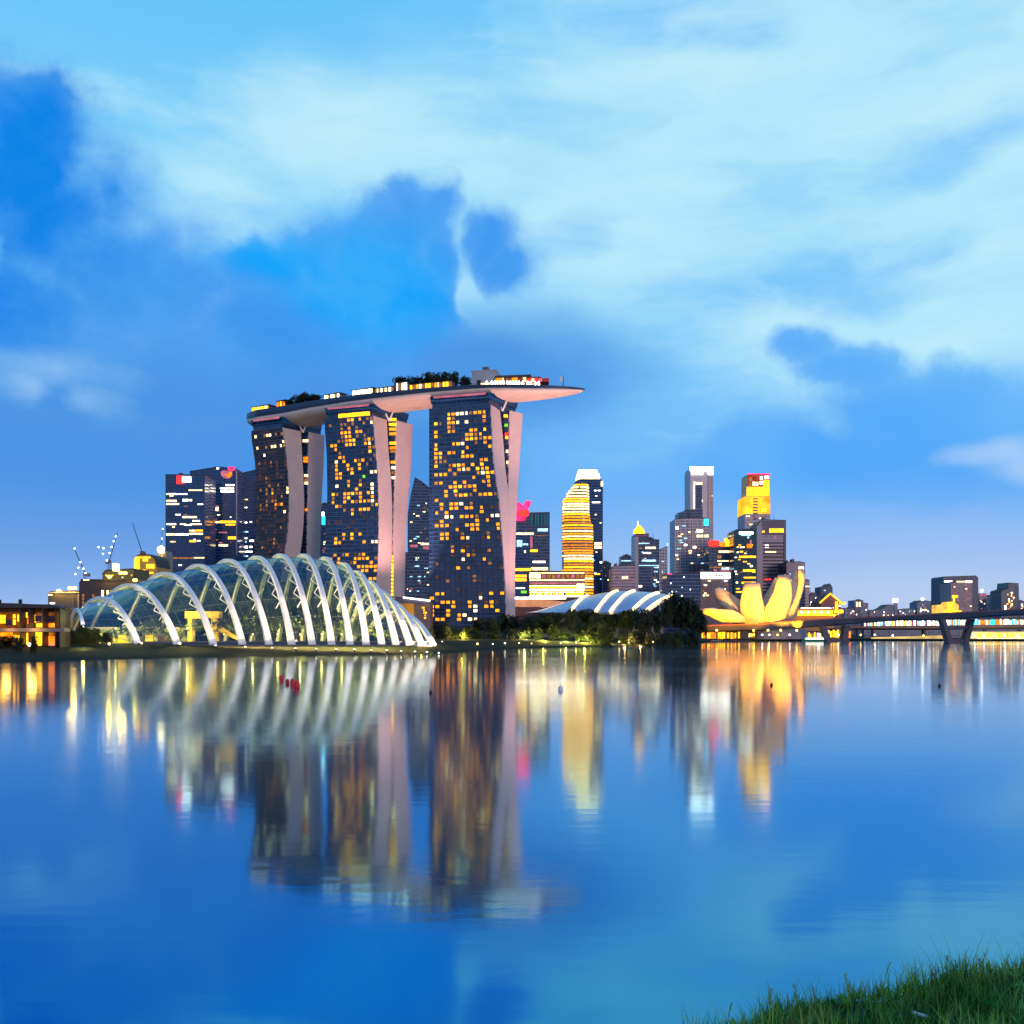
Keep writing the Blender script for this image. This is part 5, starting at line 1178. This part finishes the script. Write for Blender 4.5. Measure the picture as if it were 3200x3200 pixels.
# ------------------------------------------------------------------ petal museum
mus = thing('petal_museum', (X_(2400, 960), 960, 3), 'white flower-shaped museum with curved pointed petals floodlit yellow from below', 'museum')
def petal(rows, D0, D1, thick, label=None, inner='roofsilver'):
    """rows bottom -> top: (y, left px, right px); D0 at base, D1 at tip; convex towards us"""
    n = len(rows); rings = []; inn = []
    for i, (y, l, r) in enumerate(rows):
        f = i / (n - 1); D = lerp(D0, D1, f ** 1.5); th = thick * (.25 + .75 * math.sin(math.pi * min(1, .2 + f * .62))) * (1 - .75 * f ** 2)
        a, b2 = P(l, y, D), P(r, y, D); ring = []
        for j in range(9):
            g_ = j / 8; p = a.lerp(b2, g_); ring.append(p + Vector((0, -th * math.sin(math.pi * g_) ** .8, 0)))
        for j in range(8, -1, -1):
            g_ = j / 8; p = a.lerp(b2, g_); ring.append(p + Vector((0, 1.2 + th * .35 * math.sin(math.pi * g_), 0)))
        rings.append(ring)
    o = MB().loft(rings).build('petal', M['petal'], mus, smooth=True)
    top = rings[-1]; c2 = sum(top, Vector()) / len(top)
    MB().loft([[p.lerp(c2, .12) + Vector((0, 0, .05)) for p in top], [p.lerp(c2, .14) + Vector((0, 0, .5)) for p in top]]).build('skylight', M['navy'], o)
    return o
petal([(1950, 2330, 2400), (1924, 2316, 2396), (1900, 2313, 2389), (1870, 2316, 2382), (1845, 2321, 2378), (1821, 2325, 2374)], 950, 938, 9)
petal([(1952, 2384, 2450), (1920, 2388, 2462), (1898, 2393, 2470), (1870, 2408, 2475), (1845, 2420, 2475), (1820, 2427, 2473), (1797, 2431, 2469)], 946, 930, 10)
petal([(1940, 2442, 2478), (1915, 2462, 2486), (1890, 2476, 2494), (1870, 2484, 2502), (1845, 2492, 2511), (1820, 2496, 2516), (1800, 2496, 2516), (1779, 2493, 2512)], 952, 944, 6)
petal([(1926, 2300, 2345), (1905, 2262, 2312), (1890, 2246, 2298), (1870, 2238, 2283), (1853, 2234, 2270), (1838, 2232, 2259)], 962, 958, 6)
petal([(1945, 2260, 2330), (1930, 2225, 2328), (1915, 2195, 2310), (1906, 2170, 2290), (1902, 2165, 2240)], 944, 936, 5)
# inner faces of the far petals, in shade
def far_petal(rows, D): 
    rings = []
    for (y, l, r) in rows:
        a, b2 = P(l, y, D), P(r, y, D); rings.append([a, a.lerp(b2, .5) + Vector((0, 4, 0)), b2, b2 + Vector((0, 2, 0)), a.lerp(b2, .5) + Vector((0, 6, 0)), a + Vector((0, 2, 0))])
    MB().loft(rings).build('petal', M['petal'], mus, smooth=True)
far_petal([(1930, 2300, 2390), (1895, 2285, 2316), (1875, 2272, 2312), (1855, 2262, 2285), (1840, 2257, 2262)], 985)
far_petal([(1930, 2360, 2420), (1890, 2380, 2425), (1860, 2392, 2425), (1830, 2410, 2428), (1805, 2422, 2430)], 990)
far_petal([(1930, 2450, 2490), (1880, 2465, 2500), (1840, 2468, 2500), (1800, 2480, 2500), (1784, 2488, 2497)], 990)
MB().vprism([(X_(2440, 960) + math.cos(a * .35) * 26, 962 + math.sin(a * .35) * 20) for a in range(18)], 1.5, 12).build('base_drum', M['plainwall'], mus)
for k, (px, y, D, tg, en) in enumerate([(2440, 1935, 905, (2445, 1880), 1000000), (2355, 1940, 905, (2352, 1905), 560000), (2490, 1935, 915, (2500, 1860), 700000), (2240, 1960, 915, (2250, 1915), 420000), (2400, 1945, 900, (2400, 1880), 380000)]):
    p = P(px, y, D); p.z = 3.0
    t = thing('museum_floodlight', p, f'{ordinal(k + 1)} of the yellow floodlights on posts at the foot of the petal museum', 'floodlight', 'floodlights around the petal museum')
    MB().tube([p, p + Vector((0, 0, 7))], .2, 5).build('post', M['darkmetal'], t)
    MB().ball(p + Vector((0, 0, 7.6)), 1.0, 8, 6).build('lens', M['flood'], t, smooth=True)
    lamp_light('flood_beam', p + Vector((0, .8, 9)), en, (1, .36, .008), target=P(tg[0], tg[1], D + 30), angle=75, radius=1.2, parent=t, blend=.7)
# promenade canopy right of museum
t = thing('promenade_arcade', (X_(2560, 1000), 1000, 2.5), 'golden arcade with a row of bright arches right of the petal museum', 'arcade')
MB().box(X_(2470, 1000), X_(2606, 1000), 1000, 1014, 2.5, Z_(1900, 1000)).build('wall', mat('arcade_wall', (.40, .20, .06), .6), t)
for k in range(11):
    a = 2490 + k * 10.4
    MB().box(X_(a, 1000), X_(a + 8, 1000), 999.4, 999.96, Z_(1918, 1000), Z_(1908, 1000)).build('arch_window', M['cream' if k % 2 else 'yellow'], t)
MB().box(X_(2470, 1000), X_(2608, 1000), 995, 1001, Z_(1924, 1000), Z_(1920, 1000)).build('canopy', M['gold'], t)
MB().box(X_(2496, 1000), X_(2600, 1000), 997, 1016, Z_(1900, 1000), Z_(1897, 1000)).build('roof', M['roofdark'], t)
for k in range(16): MB().box(X_(2500 + k * 6, 1000), X_(2503 + k * 6, 1000), 996, 996.5, Z_(1902, 1000), Z_(1899, 1000)).build('lamp', M['white'], t)
# quay under the bridge
def arcade(name, px0, px1, y0, y1, D, kinds, n, label, wall, cat='arcade'):
    t = thing(name, (X_((px0 + px1) / 2, D), D, 2), label, cat)
    MB().box(X_(px0, D), X_(px1, D), D, D + 10, .5, Z_(y0, D)).build('wall', M[wall] if isinstance(wall, str) else wall, t)
    MB().box(X_(px0 - 2, D), X_(px1 + 2, D), D - 1.5, D + 11, Z_(y0, D), Z_(y0, D) + .8).build('roof', M['roofdark'], t)
    r = random.Random(int(px0))
    for k in range(n):
        a = lerp(px0, px1, (k + r.uniform(.05, .25)) / n); b2 = lerp(px0, px1, (k + r.uniform(.7, .95)) / n)
        MB().box(X_(a, D), X_(b2, D), D - .3, D - .03, Z_(y1 - r.uniform(0, 4), D), Z_(y0 + r.uniform(2, 7), D)).build('window', M[r.choice(kinds)], t)
arcade('quay_shops', 2192, 2318, 1972, 1998, 980, ['gold', 'orange', 'gold', 'yellow', 'dull'], 22, 'row of golden shopfronts on the quay under the left end of the bridge', 'stone')
arcade('quay_shops', 2338, 2452, 1974, 1994, 985, ['yellow', 'gold', 'cream', 'gold'], 14, 'yellow lit hall fronts on the quay between two bridge piers', 'stone')
arcade('quay_shops', 2462, 2572, 1974, 1996, 990, ['cream', 'white', 'rose', 'gold', 'green'], 24, 'busy multicoloured shopfronts with cream lights under the middle of the bridge', 'stone')
arcade('quay_shops', 2586, 2660, 1966, 1994, 1000, ['gold', 'orange', 'cream', 'dull'], 10, 'orange lit shopfronts right of the half-round pier', 'stone')
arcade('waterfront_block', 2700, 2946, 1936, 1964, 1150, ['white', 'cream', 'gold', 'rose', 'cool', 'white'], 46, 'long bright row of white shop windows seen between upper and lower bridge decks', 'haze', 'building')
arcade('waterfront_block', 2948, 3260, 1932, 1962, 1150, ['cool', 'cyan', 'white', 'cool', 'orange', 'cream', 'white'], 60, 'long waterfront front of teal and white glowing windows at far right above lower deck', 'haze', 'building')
t = thing('quay_stand', (X_(2950, 1010), 1010, 1), 'pale yellow glowing quay stand along the water below the lower bridge deck', 'stand')
MB().prism([(X_(2740, 1004), .2), (X_(2740, 1004), Z_(1992, 1004)), (X_(2955, 1004), Z_(1986, 1004)), (X_(2955, 1004), .2)], 1004, 1020).build('tier', emit('stand_glow_front', (1, .66, .24), .9, .3, .05), t)  # stand front gives off its own glow in place of floodlights
MB().box(X_(3030, 1004), X_(3300, 1004), 1003, 1020, .2, Z_(1974, 1004)).build('tier', emit('stand_glow_wall', (1, .74, .32), 1.0, .35, .04), t)  # this tier wall also emits the light that would fall on it
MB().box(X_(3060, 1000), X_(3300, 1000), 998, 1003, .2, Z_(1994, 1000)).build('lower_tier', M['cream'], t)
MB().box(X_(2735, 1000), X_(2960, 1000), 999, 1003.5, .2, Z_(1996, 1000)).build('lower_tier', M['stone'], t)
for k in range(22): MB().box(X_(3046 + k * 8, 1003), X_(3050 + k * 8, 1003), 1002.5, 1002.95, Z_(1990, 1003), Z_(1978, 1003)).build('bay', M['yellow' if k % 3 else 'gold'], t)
t = thing('floating_pontoon', (X_(2300, 850), 850, 0), 'dark flat pontoon lying on the water before the golden shopfronts', 'pontoon')
MB().box(X_(2170, 850), X_(2345, 850), 846, 862, -.3, 1.4).build('deck', M['roofdark'], t); MB().box(X_(2172, 850), X_(2250, 850), 845.4, 846, 1.0, 1.5).build('edge_rail', M['plainwall'], t)
t = thing('moored_boat', (X_(2550, 900), 900, 0), 'long white boat with green hull stripe moored under the bridge', 'boat')
bt = [[Vector((X_(2510, 900) + x * 1.0, 900 + s_ * wd, z)) for s_, z in ((-1, 2.0), (-.7, .0), (.7, .0), (1, 2.0))] for x, wd in ((-1, .3), (2, 2.2), (10, 2.8), (18, 2.6), (22, 1.6))]
MB().loft(bt).build('hull', mat('boat_green', (.02, .25, .14), .4), t); MB().box(X_(2515, 900), X_(2572, 900), 898, 902, 2, 3.6).build('cabin', M['whitepaint'], t); MB().box(X_(2516, 900), X_(2571, 900), 897.7, 898, 2.4, 3.2).build('window', M['white'], t)
rq = random.Random(15)
for k, (px, y) in enumerate([(2356, 1997), (2382, 1999), (2404, 1998), (2430, 1999), (2468, 1996), (2620, 1997), (2690, 1996), (2734, 1996), (2790, 1997), (2886, 1995), (3046, 1997), (3075, 1998), (3105, 1997), (3140, 1997), (3180, 1997)]):
    D = 935
    light_post('quay_lamp', (X_(px, D), D, 1.8 if px < 2740 else 1.0), 3.6, f'{ordinal(k + 1)} from the left of the white lamps at the water edge under the bridge', 'lamp', 'white quay lamps under the bridge', 'lampw' if k % 3 else 'flood', .8)

# ------------------------------------------------------------------ bridges
br = thing('road_bridge', (X_(2990, 800), 800, 0), 'dark concrete road bridge rising to the right on V-shaped pier', 'bridge')
def bD(px): return interp([(2180, 980), (2600, 900), (3000, 800), (3200, 750), (3600, 660)], px)
def btop(px): return interp([(2180, 1958), (2400, 1950), (2600, 1936), (2780, 1928), (2942, 1919), (3200, 1906), (3600, 1888)], px)
def bth(px): return interp([(2180, 16), (2330, 20), (2600, 19), (2800, 12), (2990, 20), (3100, 15), (3200, 17), (3600, 22)], px)
dk, rl, rl2 = [], [], []
for i in range(72):
    px = lerp(2180, 3600, i / 71); D = bD(px); y0 = btop(px)
    a = P(px, y0, D); b2 = P(px, y0 + bth(px), D); fw = Vector((.45, .9, 0)) * 14
    dk.append([a, a + fw, Vector((b2.x, b2.y, b2.z + 1.0)) + fw, b2 + fw * .75, b2 + fw * .25, Vector((b2.x, b2.y, b2.z + 1.0))])
    rl.append([a + Vector((0, -.15, 0)), a + Vector((0, .15, 0)), a + Vector((0, .15, 1.1)), a + Vector((0, -.15, 1.1))])
    rl2.append([p + fw for p in rl[-1]])
MB().loft(dk).build('deck', M['bridge'], br)
MB().loft(rl).build('parapet', M['rail'], br); MB().loft(rl2).build('parapet', M['rail'], br)
def pier_v(xl0, xr0, xl1, xr1, ytop, D, wpx):   # V pier with a tie beam
    t0 = Z_(ytop, D); q = MB(); wz = Vector((0, 9, 0))
    for (xt, xb, sg) in ((xl0, xl1, 1), (xr0, xr1, -1)):
        a0, a1 = X_(xt - wpx / 2, D), X_(xt + wpx / 2, D); b0, b1 = X_(xb - wpx * .6, D), X_(xb + wpx * .6, D)
        q = MB(); q.hexa([(b0, D, -1), (b1, D, -1), (b1, D + 9, -1), (b0, D + 9, -1), (a0, D, t0), (a1, D, t0), (a1, D + 9, t0), (a0, D + 9, t0)]); q.build('pier_leg', M['bridge'], br)
pier_v(2950, 3042, 2974, 3020, 1934, 800, 12)
MB().box(X_(2966, 801), X_(3028, 801), 801, 808, -1, 3.2).build('pier_base', M['bridge'], br)
MB().box(X_(2962, 801), X_(3032, 801), 801, 807.8, Z_(1967, 801), Z_(1957, 801)).build('tie_beam', M['bridge'], br)
MB().box(X_(2318, 955), X_(2340, 955), 955, 963, -1, Z_(1972, 955)).build('pier', M['bridge'], br)
MB().box(X_(2316, 954), X_(2346, 954), 952, 964, -1, 2.8).build('pier_base', M['bridge'], br)
pier_v(2574, 2648, 2594, 2640, 1955, 895, 14)
MB().box(X_(2580, 896), X_(2656, 896), 896, 904, -1, 2.6).build('pier_base', M['bridge'], br)
lb = thing('lower_bridge', (X_(2900, 1040), 1040, 0), 'lower brown bridge deck running behind the V-shaped pier', 'bridge')
lk, ll = [], []
for i in range(40):
    px = lerp(2560, 3500, i / 39); D = interp([(2560, 1060), (3500, 980)], px); y0 = interp([(2560, 1957), (2850, 1955), (3200, 1951), (3500, 1948)], px); h = interp([(2560, 6), (2900, 9), (3500, 10)], px)
    a, b2 = P(px, y0, D), P(px, y0 + h, D)
    lk.append([a, a + Vector((3, 12, 0)), b2 + Vector((3, 12, 0)), b2]); c3 = P(px, y0 + h + 5.5, D)
    ll.append([b2 + Vector((0, .6, -.02)), b2 + Vector((3, 11, -.02)), c3 + Vector((3, 10, 0)), c3 + Vector((0, 1.5, 0))])
MB().loft(lk).build('deck', M['bridge2'], lb); MB().loft(ll).build('girder', M['darkmetal'], lb)
for px in (2684, 2731, 2890, 3080, 3190): MB().box(X_(px - 3, 1036), X_(px + 3, 1036), 1036, 1042, -1, Z_(1968, 1036)).build('pier', M['bridge'], lb)
for k in range(26):
    px = 2230 + k * 40; D = bD(px) + 10; p = P(px, btop(px), D)
    t = thing('bridge_lamp', p + Vector((2, 0, .3)), f'{ordinal(k + 1)} from the left of the small reddish lamp posts along the road bridge', 'lamp', 'lamp posts along the bridge')
    MB().tube([p + Vector((2, 0, -.1)), p + Vector((2, 0, 2.2))], .07, 4).build('post', M['darkmetal'], t); MB().ball(p + Vector((2, 0, 2.4)), .3, 6, 4).build('lamp_head', M['rose'], t)

# ------------------------------------------------------------------ hotel and hull floodlights (on posts in the park)
for k, (x, y, z, tg, en, an) in enumerate([(76, 758, 5, (0, 770, 120), 700000, 80), (-76, 750, 37, (-100, 806, 135), 420000, 90), (-126, 786, 5, (-190, 862, 140), 1300000, 80),
                                        (X_(1900, 700), 700, 5, (25, 768, 198), 1700000, 38), (X_(1290, 700), 700, 5, (-78, 792, 198), 1100000, 46)]):
    p = Vector((x, y, z - 1))
    t = thing('tower_floodlight', p, f'{ordinal(k + 1)} of the pink floodlights on short masts below the hotel towers', 'floodlight', 'pink floodlights washing the hotel towers')
    MB().tube([p, p + Vector((0, 0, 3))], .2, 5).build('post', M['darkmetal'], t); MB().box(p.x - .8, p.x + .8, p.y - .4, p.y + .4, p.z + 3, p.z + 4).build('housing', M['darkmetal'], t)
    lamp_light('flood_beam', p + Vector((0, .5, 4.6)), en, (1, .46, .40), target=tg, angle=an, radius=1.0, parent=t, blend=.8)

# ------------------------------------------------------------------ buoys
for k, (px, y, lb_) in enumerate([(880, 2118, 'upright left'), (898, 2129, 'smallest'), (914, 2132, 'tall third'), (927, 2142, 'wide right end')]):
    D = EYE * F / (y + 7 - HY); p = Vector((X_(px, D), D, 0)); r = (.42, .34, .40, .48)[k]
    t = thing('red_buoy', p, f'{lb_} one of four red buoys floating in a short line', 'buoy', 'red buoys on the water')
    MB().loft([[p + Vector((math.cos(a * .628) * q * r, math.sin(a * .628) * q * r, z * r)) for a in range(10)] for q, z in ((.6, -.5), (1, -.2), (1.05, .8), (.95, 1.9), (.5, 2.3))]).build('float', M['buoy'], t, smooth=True)
    MB().tube([p + Vector((0, 0, 2.2 * r)), p + Vector((0, 0, 2.7 * r))], .06, 5).build('ring_post', M['black'], t)
for k, (px, y, m_, lb_) in enumerate([(1752, 2157, 'whitepaint', 'small white marker float with dark patch on open water'), (1346, 2166, 'black', 'tiny black float left of the white marker'), (2411, 2142, 'black', 'small black float below the yellow reflections of the museum'), (2936, 2145, 'black', 'tiny dark float on the water below the V-shaped pier')]):
    D = EYE * F / (y - HY); sc_ = 1.0 if m_ == 'whitepaint' else .6; p = Vector((X_(px, D), D, 0)); t = thing('marker_float', p, lb_, 'buoy')
    MB().loft([[p + Vector((math.cos(a * .785) * q * sc_, math.sin(a * .785) * q * sc_, z * sc_)) for a in range(8)] for q, z in ((.25, -.3), (.38, 0), (.36, .45), (.2, .65))]).build('float', M[m_], t, smooth=True); MB().tube([p + Vector((0, 0, .6 * sc_)), p + Vector((0, 0, .95 * sc_))], .05, 5).build('staff', M['black'], t)

# ------------------------------------------------------------------ near bank with grass
def crest(x): return interp([(-6, 2.4), (-1, 3.0), (0, 3.5), (.6, 4.9), (1.0, 5.9), (2.2, 6.3), (3.4, 6.7), (6, 7.2), (12, 9)], x)
def near_z(x, y):
    c2 = crest(x); top = interp([(-1, 6.4), (.6, 6.38), (1.0, 6.47), (1.4, 6.53), (2.4, 6.59), (3.4, 6.64), (6, 6.75)], x)
    z = top if y < c2 else top - (y - c2) * .95
    if y < 2.5: z = lerp(z, max(z, 6.9), (2.5 - y) / 4 if y > -1.5 else 1)
    return max(z, -1) + .05 * mnoise.noise(Vector((x * 1.3, y * 1.3, 0))) + .02 * mnoise.noise(Vector((x * 5, y * 5, 1)))
nb = MB(); xs = [-30, -15, -8, -5] + [(-3 + i * .2) for i in range(56)] + [9, 12, 20, 40]; ys = [-20, -8, -3] + [(-1 + i * .25) for i in range(60)] + [15, 18]
for x in xs:
    for y in ys: nb.v.append((x, y, near_z(x, y)))
for i in range(len(xs) - 1):
    for j in range(len(ys) - 1):
        n = len(ys); nb.f.append((i * n + j, (i + 1) * n + j, (i + 1) * n + j + 1, i * n + j + 1))
tag(nb.build('grassy_bank', leafmat('bank_soil_turf', (.015, .05, .012), (.05, .10, .03)), smooth=True), kind='structure')
rgz = random.Random(404)
def blade(mb, p, h, lean, wd, r):
    a = r.uniform(0, 6.283); d2 = Vector((math.cos(a), math.sin(a), 0)); sd2 = Vector((-d2.y, d2.x, 0))
    pts = [p + d2 * lean * h * (k / 3) ** 2 + Vector((0, 0, h * (k / 3))) for k in range(4)]
    vs = []
    for k, q in enumerate(pts): 
        ww = wd * (1 - k / 3) ** .7 + .0004
        vs += [q - sd2 * ww, q + sd2 * ww]
    mb.add(vs, [(0, 1, 3, 2), (2, 3, 5, 4), (4, 5, 7, 6)])
gb, sb = MB(), MB()
n = 0
while n < 21000:
    x = rgz.uniform(.6, 4.4); y = rgz.uniform(4.6, 7.8)
    c2 = crest(x)
    if y > c2 + .9 or y < c2 - 1.6: continue
    dens = .35 + .9 * (mnoise.noise(Vector((x * 2.2, y * 2.2, 5))) + .4)
    if rgz.random() > dens: continue
    n += 1
    tall = .55 + .5 * (mnoise.noise(Vector((x * 1.7, y * 1.1, 9))) + .5)
    h = rgz.uniform(.05, .22) * tall * (.6 + 1.1 * max(0, mnoise.noise(Vector((x * 3.1, y * 2.0, 21))) + .35)) + (rgz.random() < .06) * rgz.uniform(.04, .17)
    blade(sb if rgz.random() < .12 else gb, Vector((x, y, near_z(x, y) - .01)), h, rgz.uniform(.1, .8), rgz.uniform(.0016, .0046), rgz)
for _ in range(420):      # broad-leaved weeds among the blades
    x = rgz.uniform(.8, 4.2); c2 = crest(x); y = rgz.uniform(c2 - 1.3, c2 + .2); q = Vector((x, y, near_z(x, y)))
    for k in range(5):
        a = rgz.uniform(0, 6.283); L = rgz.uniform(.03, .08); dv = Vector((math.cos(a), math.sin(a), rgz.uniform(.4, 1.2))) * L; sd_ = Vector((-math.sin(a), math.cos(a), 0)) * L * .22
        gb.add([q, q + dv * .5 + sd_, q + dv, q + dv * .5 - sd_], [(0, 1, 2, 3)])
tag(gb.build('grass', M['blade']), 'thick dark green grass growing on the near bank', 'grass', kind='stuff')
tag(sb.build('dry_grass', M['straw']), 'dry straw-coloured blades scattered among the near grass', 'grass', kind='stuff')
stalks = [(2288, 3135), (2408, 3088), (2482, 3080), (2537, 3080), (2640, 3048), (2655, 3070), (2783, 3008), (2905, 3020), (2962, 2990), (2985, 3000), (3083, 2972), (3060, 3000), (3130, 3010), (3175, 3015)]
for k, (px, y) in enumerate(stalks):
    x0 = (px - CX) / F * 6.0; D = crest(x0) - rgz.uniform(0, .3); x = X_(px, D); zb = near_z(x, D); zt = Z_(y, D)
    t = thing('grass_stalk', (x, D, zb), f'{ordinal(k + 1)} from the left of the tall seeding stalks on the near bank', 'grass stalk', 'tall seeding stalks on the near bank')
    bend = rgz.uniform(-.05, .06); pts = [Vector((x + bend * (i / 4) ** 2 - bend, D, lerp(zb - .02, zt, i / 4))) for i in range(5)]
    MB().tube(pts, [.0028, .0025, .002, .0018, .001], 4).build('stem', M['blade'], t)
    sh = MB(); L = zt - zb
    for _ in range(26 if k % 3 else 44):
        f = rgz.uniform(.62, 1.0); q = pts[0].lerp(pts[-1], f); q.x = x + bend * f * f - bend
        dv = Vector((rgz.uniform(-1, 1), rgz.uniform(-1, 1), rgz.uniform(.3, 1.4))).normalized() * (.012 if k % 3 == 0 else .026) * rgz.uniform(.6, 1.3)
        s2 = Vector((.0022, 0, 0)); sh.add([q - s2, q + s2, q + dv + s2 * .4, q + dv - s2 * .4], [(0, 1, 2, 3)])
    sh.build('seed_head', M['straw'] if k % 2 else M['blade'], t)
p = Vector((X_(2880, 6.0), 6.0, near_z(X_(2880, 6.0), 6.0)))
t = thing('pale_stone', p, 'pale broken stone lying in the grass at the lower right', 'stone')
MB().ball(p + Vector((0, 0, .01)), .04, 7, 4, (1.3, .8, .5)).build('rock', M['stone'], t); MB().slab(p + Vector((-.07, -.05, .05)), p + Vector((.03, -.05, .02)), p + Vector((.035, -.05, .03)), p + Vector((-.065, -.05, .062)), (0, .03, 0)).build('bright_edge', M['whitepaint'], t)

# drop the helper property
for o in bpy.data.objects:
    if '_loc' in o: del o['_loc']
